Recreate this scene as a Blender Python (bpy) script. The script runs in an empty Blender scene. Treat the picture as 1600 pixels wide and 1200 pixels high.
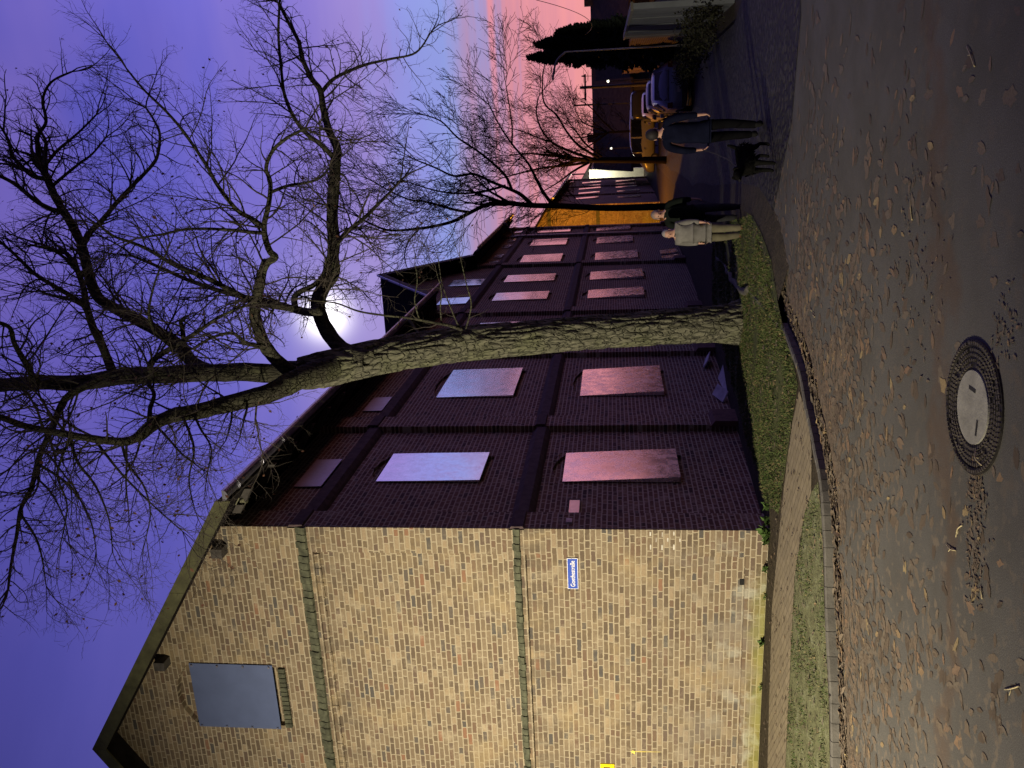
import bpy, bmesh, math, random
from mathutils import Vector, Matrix, noise as mnoise
C = bpy.context.scene.collection
R = math.radians
PI = math.pi

# ------------------------------------------------------------------ camera
F_PX, YAW, PITCH, ROLL = 1339.5, 0.2971, 0.1195, 0.0120
CAM = Vector((5.581, -11.109, 2.1))
_f = Vector((-math.sin(YAW)*math.cos(PITCH), math.cos(YAW)*math.cos(PITCH), math.sin(PITCH)))
_r0 = Vector((math.cos(YAW), math.sin(YAW), 0)); _d0 = -_r0.cross(_f)
RGT = _r0*math.cos(ROLL) + _d0*math.sin(ROLL)
DWN = -_r0*math.sin(ROLL) + _d0*math.cos(ROLL)
FWD = _f
cd = bpy.data.cameras.new('camera'); cam = bpy.data.objects.new('camera', cd); C.objects.link(cam)
cd.sensor_width = 36; cd.lens = F_PX/1600*36; cd.clip_end = 2000; cd.clip_start = 0.05
m = Matrix.Identity(4)
for i in range(3):
    m[i][0] = DWN[i]; m[i][1] = RGT[i]; m[i][2] = -FWD[i]; m[i][3] = CAM[i]
cam.matrix_world = m                      # the photograph was taken with the phone turned on its side
bpy.context.scene.camera = cam
vs = bpy.context.scene.view_settings
vs.view_transform = 'Standard'; vs.look = 'None'; vs.exposure = 0; vs.gamma = 1

def ray(X, Y):
    return FWD + RGT*((1200-Y-600)/F_PX) + DWN*((X-800)/F_PX)
def at(X, Y, depth):                      # point seen at a photo pixel, at a given distance along the view axis
    return CAM + ray(X, Y)*depth
KN = [(-400,0),(0,0),(4,-.16),(9,-.34),(19,-.69),(27,-.86),(60,-1.1),(600,-1.1)]
def gz(y):
    for (a, za), (b, zb) in zip(KN, KN[1:]):
        if y <= b: return za + (zb-za)*(y-a)/(b-a)
    return KN[-1][1]
def gnd(X, Y, off=0.0):
    q = ray(X, Y); z = 0
    for _ in range(40):
        t = (z - CAM.z)/q.z; P = CAM + q*t; z = gz(P.y) + off
    return P
def onx(X, Y, x=0.0):
    q = ray(X, Y); return CAM + q*((x-CAM.x)/q.x)
def ony(X, Y, y=0.0):
    q = ray(X, Y); return CAM + q*((y-CAM.y)/q.y)
def px(P):
    q = Vector(P)-CAM; z = q.dot(FWD)
    return (800+F_PX*q.dot(DWN)/z, 1200-(600+F_PX*q.dot(RGT)/z), z)

# ------------------------------------------------------------------ node helpers
class NT:
    def __init__(s, nt): s.nt = nt; s.n = nt.nodes; s.l = nt.links
    def new(s, t, **kw):
        o = s.n.new(t)
        for k, v in kw.items():
            if k[0] == '_': o.inputs[int(k[1:])].default_value = v
            else: setattr(o, k, v)
        return o
    def link(s, a, b): s.l.new(a, b)
    def val(s, sock, v):
        if hasattr(v, 'is_linked') or isinstance(v, bpy.types.NodeSocket): s.l.new(v, sock)
        else: sock.default_value = v
    def math(s, op, a, b=0.0, c=0.0, clamp=False):
        o = s.n.new('ShaderNodeMath'); o.operation = op; o.use_clamp = clamp
        s.val(o.inputs[0], a); s.val(o.inputs[1], b)
        if op in ('MULTIPLY_ADD', 'SMOOTH_MIN', 'COMPARE'): s.val(o.inputs[2], c)
        return o.outputs[0]
    def sstep(s, x, lo, hi, a=0.0, b=1.0):
        o = s.n.new('ShaderNodeMapRange'); o.interpolation_type = 'SMOOTHSTEP'
        s.val(o.inputs[0], x)
        for i, v in enumerate((lo, hi, a, b)): s.val(o.inputs[i+1], v)
        return o.outputs[0]
    def ramp(s, x, stops, mode='LINEAR'):
        o = s.n.new('ShaderNodeValToRGB'); o.color_ramp.interpolation = mode
        e = o.color_ramp.elements
        while len(e) < len(stops): e.new(0.5)
        for k, (p, c) in enumerate(stops):
            e[k].position = p; e[k].color = (*c, 1)
        s.val(o.inputs[0], x); return o.outputs[0]
    def mix(s, f, a, b, mode='MIX'):
        o = s.n.new('ShaderNodeMix'); o.data_type = 'RGBA'; o.blend_type = mode
        s.val(o.inputs[0], f)
        for sk, v in ((o.inputs[6], a), (o.inputs[7], b)):
            if isinstance(v, tuple): sk.default_value = (*v, 1) if len(v) == 3 else v
            else: s.l.new(v, sk)
        return o.outputs[2]
    def noise(s, vec, scale, detail=2, rough=.5, out=0):
        o = s.n.new('ShaderNodeTexNoise'); o.inputs['Scale'].default_value = scale
        o.inputs['Detail'].default_value = detail; o.inputs['Roughness'].default_value = rough
        if vec is not None: s.l.new(vec, o.inputs['Vector'])
        return o.outputs[out]
    def scale(s, vec, xyz):
        o = s.n.new('ShaderNodeVectorMath'); o.operation = 'MULTIPLY'; o.inputs[1].default_value = xyz
        s.l.new(vec, o.inputs[0]); return o.outputs[0]

# ------------------------------------------------------------------ world: dusk sky after sunset, moon behind thin cloud
W = bpy.data.worlds.new('World'); bpy.context.scene.world = W; W.use_nodes = True
t = NT(W.node_tree); t.n.clear()
tc = t.new('ShaderNodeTexCoord'); D = tc.outputs['Generated']
sp = t.new('ShaderNodeSeparateXYZ'); t.link(D, sp.inputs[0])
el = t.math('MULTIPLY', t.math('ARCSINE', sp.outputs[2]), 2/PI)          # 0 horizon .. 1 zenith
n1 = t.noise(t.scale(D, (1, 1, 9)), 1.6, 4, .6)
n2 = t.noise(t.scale(D, (.7, .7, 26)), 2.6, 5, .62)
n3 = t.noise(t.scale(D, (1, 1, 2.2)), 2.2, 4, .55)
e2 = t.math('ADD', el, t.math('MULTIPLY', t.math('SUBTRACT', n1, .5), .085))
e2 = t.math('ADD', e2, t.math('MULTIPLY', t.math('SUBTRACT', n2, .5), t.sstep(el, .02, .17, .085, .0)))
S = lambda d: d/90
A = t.ramp(e2, [(0, (.98,.37,.36)), (S(3.5), (1.0,.37,.40)), (S(6), (.80,.32,.40)), (S(8), (.50,.33,.58)), (S(10.5), (.33,.40,.88)),
                (S(13), (.33,.36,.88)), (S(15.5), (.385,.29,.74)), (S(19), (.30,.23,.72)), (S(24), (.18,.16,.69)), (S(31), (.125,.117,.58)),
                (S(38), (.088,.082,.45)), (S(46), (.05,.048,.26)), (S(60), (.02,.02,.09)), (1, (.010,.011,.04))])
B = t.ramp(e2, [(0, (.035,.03,.04)), (S(15), (.034,.032,.075)), (S(40), (.028,.029,.10)), (1, (.008,.009,.025))])
saz = R(30); sd = (math.sin(saz), math.cos(saz), 0)
dt = t.new('ShaderNodeVectorMath', operation='DOT_PRODUCT'); dt.inputs[1].default_value = sd
nz = t.new('ShaderNodeVectorMath', operation='NORMALIZE'); t.link(t.scale(D, (1,1,0)), nz.inputs[0]); t.link(nz.outputs[0], dt.inputs[0])
fac = t.sstep(dt.outputs['Value'], -.40, .90)
bst = t.new('ShaderNodeVectorMath', operation='SCALE'); t.link(A, bst.inputs[0]); t.link(t.sstep(dt.outputs['Value'], .90, 1, 1, 1.40), bst.inputs['Scale'])   # brightest towards the sunset, just right of the view
sky = t.mix(fac, B, bst.outputs[0])
cl = t.math('MULTIPLY', t.sstep(n3, .42, .68), t.sstep(el, .13, .3, 0, .42))
cl = t.math('MULTIPLY', cl, t.sstep(dt.outputs['Value'], .2, 1))
sky = t.mix(cl, sky, (.33,.22,.66))
# bright pink condensation trails low in the sunset
tr = t.math('ADD', el, t.math('MULTIPLY', t.math('SUBTRACT', t.noise(t.scale(D,(1,1,0)), 2.2, 1), .5), .03))
trm = t.math('MULTIPLY', t.sstep(t.math('ABSOLUTE', t.math('SUBTRACT', tr, S(7.1))), .0005, .0035, 1, 0), t.sstep(dt.outputs['Value'], .84, .92, 0, .75))
sky = t.mix(trm, sky, (1.0,.34,.38))
mdir = ray(508, 493).normalized()
md = t.new('ShaderNodeVectorMath', operation='DOT_PRODUCT'); md.inputs[1].default_value = mdir; t.link(D, md.inputs[0])
mdv = t.math('MAXIMUM', md.outputs['Value'], 0)
g1 = t.math('MULTIPLY', t.math('POWER', mdv, 4000), 2.5)
g2 = t.math('MULTIPLY', t.math('POWER', mdv, 260), .13)
g = t.math('ADD', g1, g2)
mg = t.mix(1.0, (1,.97,.80), (1,1,1), 'MULTIPLY')
gl = t.new('ShaderNodeVectorMath', operation='SCALE'); t.link(mg, gl.inputs[0]); t.link(g, gl.inputs['Scale'])
ad = t.new('ShaderNodeVectorMath', operation='ADD'); t.link(sky, ad.inputs[0]); t.link(gl.outputs[0], ad.inputs[1])
bg = t.new('ShaderNodeBackground'); t.link(ad.outputs[0], bg.inputs[0]); bg.inputs[1].default_value = 0.86
wo = t.new('ShaderNodeOutputWorld'); t.link(bg.outputs[0], wo.inputs[0])
sl = bpy.data.lights.new('moonlight', 'SUN'); sl.energy = .03; sl.angle = R(.5); sl.color = (1,.95,.8)
so = bpy.data.objects.new('moonlight', sl); C.objects.link(so); so.rotation_euler = (-mdir).to_track_quat('-Z','Y').to_euler()

# ------------------------------------------------------------------ materials
def mat(name, col=(.5,.5,.5), rough=.7, metal=0, spec=.4):
    mt = bpy.data.materials.new(name); mt.use_nodes = True
    b = mt.node_tree.nodes['Principled BSDF']
    b.inputs['Base Color'].default_value = (*col, 1); b.inputs['Roughness'].default_value = rough
    b.inputs['Metallic'].default_value = metal; b.inputs['Specular IOR Level'].default_value = spec
    return mt
def nm(name, col, rough=.7, var=.35, scale=8, bump=.0, bscale=60, metal=0, spec=.35, bdist=.01):
    """plain colour broken up by two noises, with a fine bump"""
    mt = mat(name, col, rough, metal, spec); t = NT(mt.node_tree); b = t.n['Principled BSDF']
    g = t.new('ShaderNodeNewGeometry').outputs['Position']
    n = t.noise(g, scale, 5, .6)
    lo = tuple(c*(1-var) for c in col); hi = tuple(min(1, c*(1+var)) for c in col)
    t.link(t.ramp(n, [(.3, lo), (.7, hi)]), b.inputs['Base Color'])
    if bump:
        bp = t.new('ShaderNodeBump'); bp.inputs['Strength'].default_value = bump; bp.inputs['Distance'].default_value = bdist
        t.link(t.noise(g, bscale, 4, .6), bp.inputs['Height']); t.link(bp.outputs[0], b.inputs['Normal'])
    return mt
def emit(name, col, s):
    mt = bpy.data.materials.new(name); mt.use_nodes = True; t = NT(mt.node_tree); t.n.clear()
    e = t.new('ShaderNodeEmission'); e.inputs[0].default_value = (*col,1); e.inputs[1].default_value = s
    o = t.new('ShaderNodeOutputMaterial'); t.link(e.outputs[0], o.inputs[0]); return mt

def brick(name, hax, ramp, mortar, ch=.08, L=.335, soldier=False, stain=None, bump=.6, jw=.0045):
    """wild bond brickwork: every course is a run of stretcher + header with its own offset, every brick its own tone"""
    mt = mat(name, (.3,.2,.1), .88, 0, .25); t = NT(mt.node_tree); b = t.n['Principled BSDF']
    g = t.new('ShaderNodeNewGeometry').outputs['Position']
    s = t.new('ShaderNodeSeparateXYZ'); t.link(g, s.inputs[0])
    H, V = s.outputs[hax], s.outputs[2]
    wv = t.new('ShaderNodeSeparateXYZ'); t.link(t.noise(g, 5, 3, .6, 1), wv.inputs[0])
    wf = t.new('ShaderNodeSeparateXYZ'); t.link(t.noise(g, 28, 2, .6, 1), wf.inputs[0])
    H = t.math('ADD', H, t.math('ADD', t.math('MULTIPLY', t.math('SUBTRACT', wv.outputs[0], .5), .03), t.math('MULTIPLY', t.math('SUBTRACT', wf.outputs[0], .5), .016)))
    V = t.math('ADD', V, t.math('ADD', t.math('MULTIPLY', t.math('SUBTRACT', wv.outputs[1], .5), .016), t.math('MULTIPLY', t.math('SUBTRACT', wf.outputs[1], .5), .012)))
    if soldier: H, V = V, H
    v = t.math('DIVIDE', V, ch); row = t.math('FLOOR', v); fv = t.math('SUBTRACT', v, row)
    wn = t.new('ShaderNodeTexWhiteNoise', noise_dimensions='1D'); t.link(row, wn.inputs['W'])
    h = t.math('ADD', t.math('DIVIDE', H, L), wn.outputs['Value']); cell = t.math('FLOOR', h); fh = t.math('SUBTRACT', h, cell)
    isB = t.math('GREATER_THAN', fh , .635)
    d = t.math('MINIMUM', t.math('MINIMUM', fh, t.math('SUBTRACT', 1, fh)), t.math('ABSOLUTE', t.math('SUBTRACT', fh, .635)))
    d = t.math('MULTIPLY', d, L)
    dv = t.math('SUBTRACT', t.math('MULTIPLY', t.math('MINIMUM', fv, t.math('SUBTRACT', 1, fv)), ch), .0022)
    d = t.math('MINIMUM', d, dv)
    mk = t.sstep(d, jw, jw+.005)
    cb = t.new('ShaderNodeCombineXYZ'); t.link(cell, cb.inputs[0]); t.link(row, cb.inputs[1]); t.link(isB, cb.inputs[2])
    w3 = t.new('ShaderNodeTexWhiteNoise', noise_dimensions='3D'); t.link(cb.outputs[0], w3.inputs['Vector'])
    col = t.ramp(w3.outputs['Value'], ramp, 'CONSTANT')
    fine = t.noise(g, 45, 4, .7)
    col = t.mix(t.sstep(fine, .35, .75, 0, .45), col, (.11,.078,.048))
    smear = t.math('MULTIPLY', t.sstep(t.noise(g, 3.2, 5, .72), .5, .76), .55)     # mortar smeared over the brick faces
    col = t.mix(smear, col, mortar)
    mcol = t.mix(t.noise(g, 9, 3), mortar, tuple(c*.72 for c in mortar))
    col = t.mix(mk, mcol, col)
    if stain: col = stain(t, g, s, col)
    t.link(col, b.inputs['Base Color'])
    if bump:
        hgt = t.math('ADD', t.math('MULTIPLY', mk, .5), t.math('MULTIPLY', fine, .55))
        hgt = t.math('ADD', hgt, t.math('MULTIPLY', w3.outputs['Value'], .35))
        bp = t.new('ShaderNodeBump'); bp.inputs['Strength'].default_value = bump; bp.inputs['Distance'].default_value = .012
        t.link(hgt, bp.inputs['Height']); t.link(bp.outputs[0], b.inputs['Normal'])
    return mt
def gable_stain(t, g, s, col):
    z = s.outputs[2]; x = s.outputs[0]
    n = t.noise(g, 1.1, 5, .65)
    col = t.mix(t.math('MULTIPLY', t.sstep(n, .50, .70), .4), col, (.33,.255,.135))
    for zz in (3.5, 6.7):                     # soot washed down below the ledges
        so = t.math('MULTIPLY', t.math('MULTIPLY', t.sstep(z, zz-.75, zz-.05), t.math('LESS_THAN', z, zz+.02)), t.sstep(t.noise(t.scale(g, (1,1,.22)), 5, 4, .65), .42, .66))
        col = t.mix(t.math('MULTIPLY', so, .55), col, (.075,.062,.045))
    # grey soot and lime low on the wall, yellow algae along the foot
    low = t.math('MULTIPLY', t.sstep(z, .5, 1.9, 1, 0), t.sstep(t.noise(g, 1.6, 4, .6), .45, .62))
    col = t.mix(t.math('MULTIPLY', low, .45), col, (.165,.15,.125))
    lime = t.math('MULTIPLY', t.sstep(z, .15, 1.0, 1, 0), t.sstep(t.noise(g, 2.7, 4, .6), .53, .66))
    col = t.mix(t.math('MULTIPLY', lime, .6), col, (.34,.34,.28))
    alg = t.math('MULTIPLY', t.sstep(t.math('ADD', z, t.math('MULTIPLY', t.noise(g, 4, 3), .25)), .12, .42, 1, 0), t.sstep(x, -.2, -1.6))
    col = t.mix(t.math('MULTIPLY', alg, .5), col, (.23,.24,.03))
    return col
M = {}
GR = [(0,(.148,.112,.072)),(.22,(.115,.086,.055)),(.40,(.178,.139,.09)),(.56,(.092,.069,.047)),(.70,(.125,.083,.055)),(.80,(.10,.072,.054)),(.87,(.083,.072,.061)),(.90,(.25,.195,.125)),(.965,(.062,.06,.057)),(.988,(.19,.10,.06))]
M['gable'] = brick('brick_gable', 0, GR, (.345,.295,.205), stain=gable_stain, jw=.0055, bump=.8)
SR = [(0,(.125,.062,.042)),(.3,(.105,.05,.036)),(.55,(.155,.08,.052)),(.72,(.08,.04,.032)),(.86,(.045,.027,.024)),(.95,(.18,.105,.072))]
M['side'] = brick('brick_side', 1, SR, (.40,.33,.26), jw=.0060)
M['sidex'] = brick('brick_side_return', 0, SR, (.31,.25,.24))
M['moss'] = nm('mossy_ledge', (.066,.07,.044), .95, .5, 9, .8, 40)
M['darkband'] = nm('dark_band', (.06,.04,.042), .9, .4, 8, .5, 30)
M['reveal'] = nm('reveal', (.13,.07,.06), .9, .3, 8)
M['infill'] = nm('infill', (.11,.06,.052), .9, .3, 8)
M['tiles'] = nm('roof_tiles', (.016,.014,.015), .9, .4, 5, .4, 12, spec=.03)
M['soffit'] = nm('soffit_boards', (.03,.026,.026), .85, .4, 5)
M['verge'] = nm('verge_board', (.065,.065,.03), .8, .45, 4, .3, 30)
M['zinc'] = nm('zinc', (.34,.34,.38), .4, .25, 6, .1, 20, .85)
M['timber'] = nm('dark_timber', (.05,.045,.04), .8, .4, 12, .3, 30)
M['alga_timber'] = nm('weathered_timber_end', (.16,.16,.10), .85, .4, 12, .3, 30)
def sheet_metal(name, col, rough, b=.25):
    mt = mat(name, col, rough, 1.0); t = NT(mt.node_tree); bs = t.n['Principled BSDF']
    g = t.new('ShaderNodeNewGeometry').outputs['Position']
    n = t.noise(t.scale(g, (1,1,.6)), 1.5, 1, .4)
    bp = t.new('ShaderNodeBump'); bp.inputs['Strength'].default_value = b; bp.inputs['Distance'].default_value = .06
    t.link(n, bp.inputs['Height']); t.link(bp.outputs[0], bs.inputs['Normal'])
    t.link(t.ramp(t.noise(g, 14, 5, .7), [(.3, tuple(c*.86 for c in col)), (.7, col)]), bs.inputs['Base Color'])
    t.link(t.sstep(t.noise(g, 5, 5, .7), .3, .7, rough-.07, rough+.1), bs.inputs['Roughness'])
    return mt
M['alu'] = sheet_metal('aluminium_sheet', (.88,.83,.86), .15, .05); M['alu'].node_tree.nodes['Principled BSDF'].inputs['Metallic'].default_value = .8
M['alu_low'] = sheet_metal('aluminium_sheet_low', (.88,.81,.85), .24, .10); M['alu_low'].node_tree.nodes['Principled BSDF'].inputs['Metallic'].default_value = .85
M['alu_dull'] = sheet_metal('dull_steel_sheet', (.40,.36,.40), .5, .1)
M['alu_gable'] = nm('grey_steel_sheet', (.075,.10,.19), .55, .08, 3, .05, 8, .0, .3)
def bark(name, c0, c1, c2):
    mt = mat(name, c0, .92, 0, .2); t = NT(mt.node_tree); b = t.n['Principled BSDF']
    g = t.new('ShaderNodeNewGeometry').outputs['Position']
    n = t.noise(t.scale(g, (1,1,.22)), 17, 5, .65); m2 = t.noise(g, 2.0, 4, .6)
    col = t.ramp(n, [(.3, c2), (.46, c0), (.68, c1)])
    col = t.mix(t.math('MULTIPLY', t.sstep(m2, .45, .7), .4), col, (.12,.135,.06))
    wv = t.new('ShaderNodeVectorMath', operation='MULTIPLY_ADD'); t.link(t.noise(g, 3.5, 3, .6, 1), wv.inputs[0]); wv.inputs[1].default_value = (.12,.12,.2); t.link(t.scale(g, (1,1,.12)), wv.inputs[2])
    vo = t.new('ShaderNodeTexVoronoi'); vo.feature = 'DISTANCE_TO_EDGE'; vo.inputs['Scale'].default_value = 11 if 'limb' not in name else 16; t.link(wv.outputs[0], vo.inputs['Vector'])
    fu = t.sstep(vo.outputs['Distance'], .0, .13); col = t.mix(t.sstep(fu, 0, 1, .55, 1), c2, col)
    t.link(col, b.inputs['Base Color'])
    bp = t.new('ShaderNodeBump'); bp.inputs['Strength'].default_value = .8; bp.inputs['Distance'].default_value = .02
    t.link(t.math('ADD', t.math('MULTIPLY', n, .5), fu), bp.inputs['Height']); bp.inputs['Distance'].default_value = .035; t.link(bp.outputs[0], b.inputs['Normal']); return mt
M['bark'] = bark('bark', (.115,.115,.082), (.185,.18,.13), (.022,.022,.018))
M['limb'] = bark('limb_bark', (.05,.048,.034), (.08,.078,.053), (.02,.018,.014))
M['twig'] = nm('twig_bark', (.05,.042,.034), .9, .35, 3)
M['fartwig'] = nm('far_twig_bark', (.011,.009,.009), .95, .35, 3, spec=.0)
M['dryleaf'] = nm('dry_hanging_leaf', (.16,.08,.045), .8, .5, 9)
def asphalt():
    mt = mat('asphalt', (.1,.09,.08), .78, 0, .10); t = NT(mt.node_tree); b = t.n['Principled BSDF']
    g = t.new('ShaderNodeNewGeometry').outputs['Position']
    f = t.noise(g, 130, 3, .7); m1 = t.noise(g, 1.1, 5, .6); m2 = t.noise(g, 7, 4, .65)
    col = t.ramp(f, [(.3,(.060,.058,.052)),(.55,(.105,.102,.092)),(.75,(.18,.176,.160))])
    col = t.mix(t.sstep(m1, .35, .7, 0, .5), col, (.062,.058,.05))
    col = t.mix(t.math('MULTIPLY', t.sstep(m2, .54, .74), .4), col, (.145,.112,.078))
    sx = t.new('ShaderNodeSeparateXYZ'); t.link(g, sx.inputs[0])
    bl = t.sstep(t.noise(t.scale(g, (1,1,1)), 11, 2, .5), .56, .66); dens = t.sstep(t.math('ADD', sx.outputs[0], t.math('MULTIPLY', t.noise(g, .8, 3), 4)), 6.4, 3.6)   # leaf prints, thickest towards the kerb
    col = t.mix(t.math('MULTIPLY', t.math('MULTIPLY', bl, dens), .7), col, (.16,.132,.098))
    da = t.math('ABSOLUTE', t.math('SUBTRACT', t.math('ADD', sx.outputs[1], t.math('MULTIPLY', sx.outputs[0], -.33)), t.math('ADD', -6.55, t.math('MULTIPLY', t.math('SUBTRACT', t.noise(g, 1.7, 3), .5), 1.3))))
    st = t.math('MULTIPLY', t.sstep(t.math('ADD', da, t.math('MULTIPLY', t.noise(g, 9, 4, .7), .35)), .18, .42, 1, 0), .38)   # brown trail of leaf crumbs washed along the road
    col = t.mix(st, col, (.10,.055,.028))
    t.link(col, b.inputs['Base Color'])
    t.link(t.sstep(m1, .3, .7, .75, .95), b.inputs['Roughness'])
    bp = t.new('ShaderNodeBump'); bp.inputs['Strength'].default_value = .55; bp.inputs['Distance'].default_value = .006
    t.link(f, bp.inputs['Height']); t.link(bp.outputs[0], b.inputs['Normal']); return mt
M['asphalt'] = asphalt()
def cobbles():
    mt = mat('cobbles', (.06,.06,.06), .75, 0, .12); t = NT(mt.node_tree); b = t.n['Principled BSDF']
    g = t.new('ShaderNodeNewGeometry').outputs['Position']
    v = t.new('ShaderNodeTexVoronoi'); v.inputs['Scale'].default_value = 8.5; v.feature = 'F1'; t.link(t.scale(g,(1,1,0)), v.inputs['Vector'])
    e = t.sstep(v.outputs['Distance'], .3, .62, 1, 0)
    r = t.new('ShaderNodeSeparateColor'); t.link(v.outputs['Color'], r.inputs[0])
    col = t.ramp(r.outputs[0], [(0,(.030,.029,.026)),(1,(.06,.058,.052))])
    col = t.mix(e, (.02,.019,.016), col); t.link(col, b.inputs['Base Color'])
    bp = t.new('ShaderNodeBump'); bp.inputs['Strength'].default_value = .9; bp.inputs['Distance'].default_value = .03
    t.link(e, bp.inputs['Height']); t.link(bp.outputs[0], b.inputs['Normal']); return mt
M['cobble'] = cobbles()
def pavers():
    mt = mat('path_pavers', (.2,.17,.1), .85, 0, .25); t = NT(mt.node_tree); b = t.n['Principled BSDF']
    g = t.new('ShaderNodeNewGeometry').outputs['Position']
    mp = t.new('ShaderNodeMapping'); mp.inputs['Rotation'].default_value = (0,0,R(35)); t.link(g, mp.inputs[0])
    br = t.new('ShaderNodeTexBrick'); t.link(mp.outputs[0], br.inputs[0]); br.inputs['Scale'].default_value = 1
    br.inputs['Brick Width'].default_value = .2; br.inputs['Row Height'].default_value = .1; br.inputs['Mortar Size'].default_value = .006
    br.inputs['Color1'].default_value = (.215,.18,.12,1); br.inputs['Color2'].default_value = (.165,.138,.094,1); br.inputs['Mortar'].default_value = (.085,.07,.045,1)
    col = t.mix(t.sstep(t.noise(g, 6, 5, .7), .4, .7, 0, .6), br.outputs[0], (.18,.15,.09))
    t.link(col, b.inputs['Base Color'])
    bp = t.new('ShaderNodeBump'); bp.inputs['Strength'].default_value = .5; bp.inputs['Distance'].default_value = .008
    t.link(br.outputs['Fac'], bp.inputs['Height']); bp.invert = True; t.link(bp.outputs[0], b.inputs['Normal']); return mt
M['paver'] = pavers()
def dirt(name, a, b_, c):
    mt = mat(name, a, .95, 0, .15); t = NT(mt.node_tree); b = t.n['Principled BSDF']
    g = t.new('ShaderNodeNewGeometry').outputs['Position']
    n = t.noise(g, 5, 6, .72); n2 = t.noise(g, 26, 5, .7)
    col = t.ramp(n, [(.35,a),(.52,b_),(.68,c)])
    col = t.mix(t.sstep(n2, .42, .7, 0, .6), col, tuple(k*.35 for k in a)); t.link(col, b.inputs['Base Color'])
    bp = t.new('ShaderNodeBump'); bp.inputs['Strength'].default_value = 1; bp.inputs['Distance'].default_value = .03
    t.link(t.math('ADD', n, t.math('MULTIPLY', n2, .5)), bp.inputs['Height']); t.link(bp.outputs[0], b.inputs['Normal']); return mt
M['mossdirt'] = dirt('mossy_dirt', (.10,.10,.052), (.14,.148,.075), (.20,.21,.13))
M['soil'] = dirt('soil', (.035,.028,.018), (.05,.04,.025), (.065,.055,.03))
M['kerb'] = nm('kerb_stone', (.095,.09,.078), .85, .3, 6, .4, 60)
M['concrete'] = nm('concrete', (.24,.235,.20), .85, .25, 7, .4, 60)
M['iron'] = nm('cast_iron', (.03,.027,.023), .55, .4, 20, .5, 60, .4)
M['grass'] = None
def island(name, stops, rough=.8, obj=False):
    mt = mat(name, (.1,.1,.1), rough, 0, .2); t = NT(mt.node_tree); b = t.n['Principled BSDF']
    if obj: r = t.new('ShaderNodeObjectInfo').outputs['Random']
    else: r = t.new('ShaderNodeNewGeometry').outputs['Random Per Island']
    col = t.ramp(r, stops, 'LINEAR')
    g = t.new('ShaderNodeNewGeometry').outputs['Position']
    col = t.mix(t.sstep(t.noise(g, 60, 4, .7), .4, .7, 0, .45), col, (.05,.035,.02))
    t.link(col, b.inputs['Base Color']); return mt
M['grass'] = island('grass_blades', [(0,(.032,.052,.014)),(.55,(.055,.085,.022)),(.8,(.085,.10,.035)),(.9,(.13,.105,.05)),(1,(.20,.155,.08))])
LS = [(0,(.078,.061,.045)),(.35,(.112,.088,.063)),(.62,(.148,.118,.085)),(.82,(.132,.113,.086)),(.95,(.20,.13,.08)),(1,(.28,.22,.11))]
M['leaf'] = island('fallen_leaves', LS)
M['leafo'] = island('fallen_leaf_single', LS, obj=True)
M['weed'] = island('weed_leaves', [(0,(.03,.07,.012)),(1,(.07,.13,.03))])
M['twiglitter'] = nm('pale_twigs', (.42,.36,.2), .8, .3, 20)

# ------------------------------------------------------------------ mesh helpers
class MB:
    def __init__(s): s.v = []; s.f = []
    def add(s, vs, fs):
        o = len(s.v); s.v += [tuple(p) for p in vs]; s.f += [tuple(i+o for i in f) for f in fs]
    def box(s, x0,x1,y0,y1,z0,z1):
        s.add([(x0,y0,z0),(x1,y0,z0),(x1,y1,z0),(x0,y1,z0),(x0,y0,z1),(x1,y0,z1),(x1,y1,z1),(x0,y1,z1)],
              [(3,2,1,0),(4,5,6,7),(0,1,5,4),(1,2,6,5),(2,3,7,6),(3,0,4,7)])
    def prism(s, poly, vec):                # polygon (3D points) pushed along vec
        n = len(poly); vec = Vector(vec); a = [Vector(p) for p in poly]; b = [p+vec for p in a]
        s.add(a+b, [tuple(range(n))[::-1], tuple(range(n,2*n))] + [(i,(i+1)%n,(i+1)%n+n,i+n) for i in range(n)])
    def tube(s, pts, rad, n=6, cap=True):
        pts = [Vector(p) for p in pts]
        if not hasattr(rad,'__len__'): rad = [rad]*len(pts)
        up = None; rings = []
        for i,p in enumerate(pts):
            d = (pts[min(i+1,len(pts)-1)]-pts[max(i-1,0)])
            d = d.normalized() if d.length > 1e-9 else Vector((0,0,1))
            if up is None:
                up = d.orthogonal().normalized()
            else:
                up = (up - d*up.dot(d)); up = up.normalized() if up.length > 1e-6 else d.orthogonal().normalized()
            sd = d.cross(up)
            rings.append([p + (up*math.cos(2*PI*k/n)+sd*math.sin(2*PI*k/n))*rad[i] for k in range(n)])
        vs = [q for r in rings for q in r]; fs = []
        for i in range(len(rings)-1):
            for k in range(n): fs.append((i*n+k, i*n+(k+1)%n, (i+1)*n+(k+1)%n, (i+1)*n+k))
        if cap: fs += [tuple(range(n))[::-1], tuple(range(len(vs)-n, len(vs)))]
        s.add(vs, fs)
    def build(s, name, mt, parent=None, smooth=False):
        me = bpy.data.meshes.new(name); me.from_pydata(s.v, [], s.f); me.update()
        if mt: me.materials.append(mt)
        if smooth: me.shade_smooth()
        o = bpy.data.objects.new(name, me); C.objects.link(o)
        if parent: o.parent = parent; o.matrix_parent_inverse = parent_inv(parent)
        return o
def wmat(o):
    mw = Matrix.LocRotScale(o.location, o.rotation_euler, o.scale)
    if o.parent: mw = wmat(o.parent) @ o.matrix_parent_inverse @ mw
    return mw
def parent_inv(p): return wmat(p).inverted()
def tag(o, label=None, cat=None, group=None, kind=None):
    if label: o['label'] = label
    if cat: o['category'] = cat
    if group: o['group'] = group
    if kind: o['kind'] = kind
    return o
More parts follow.
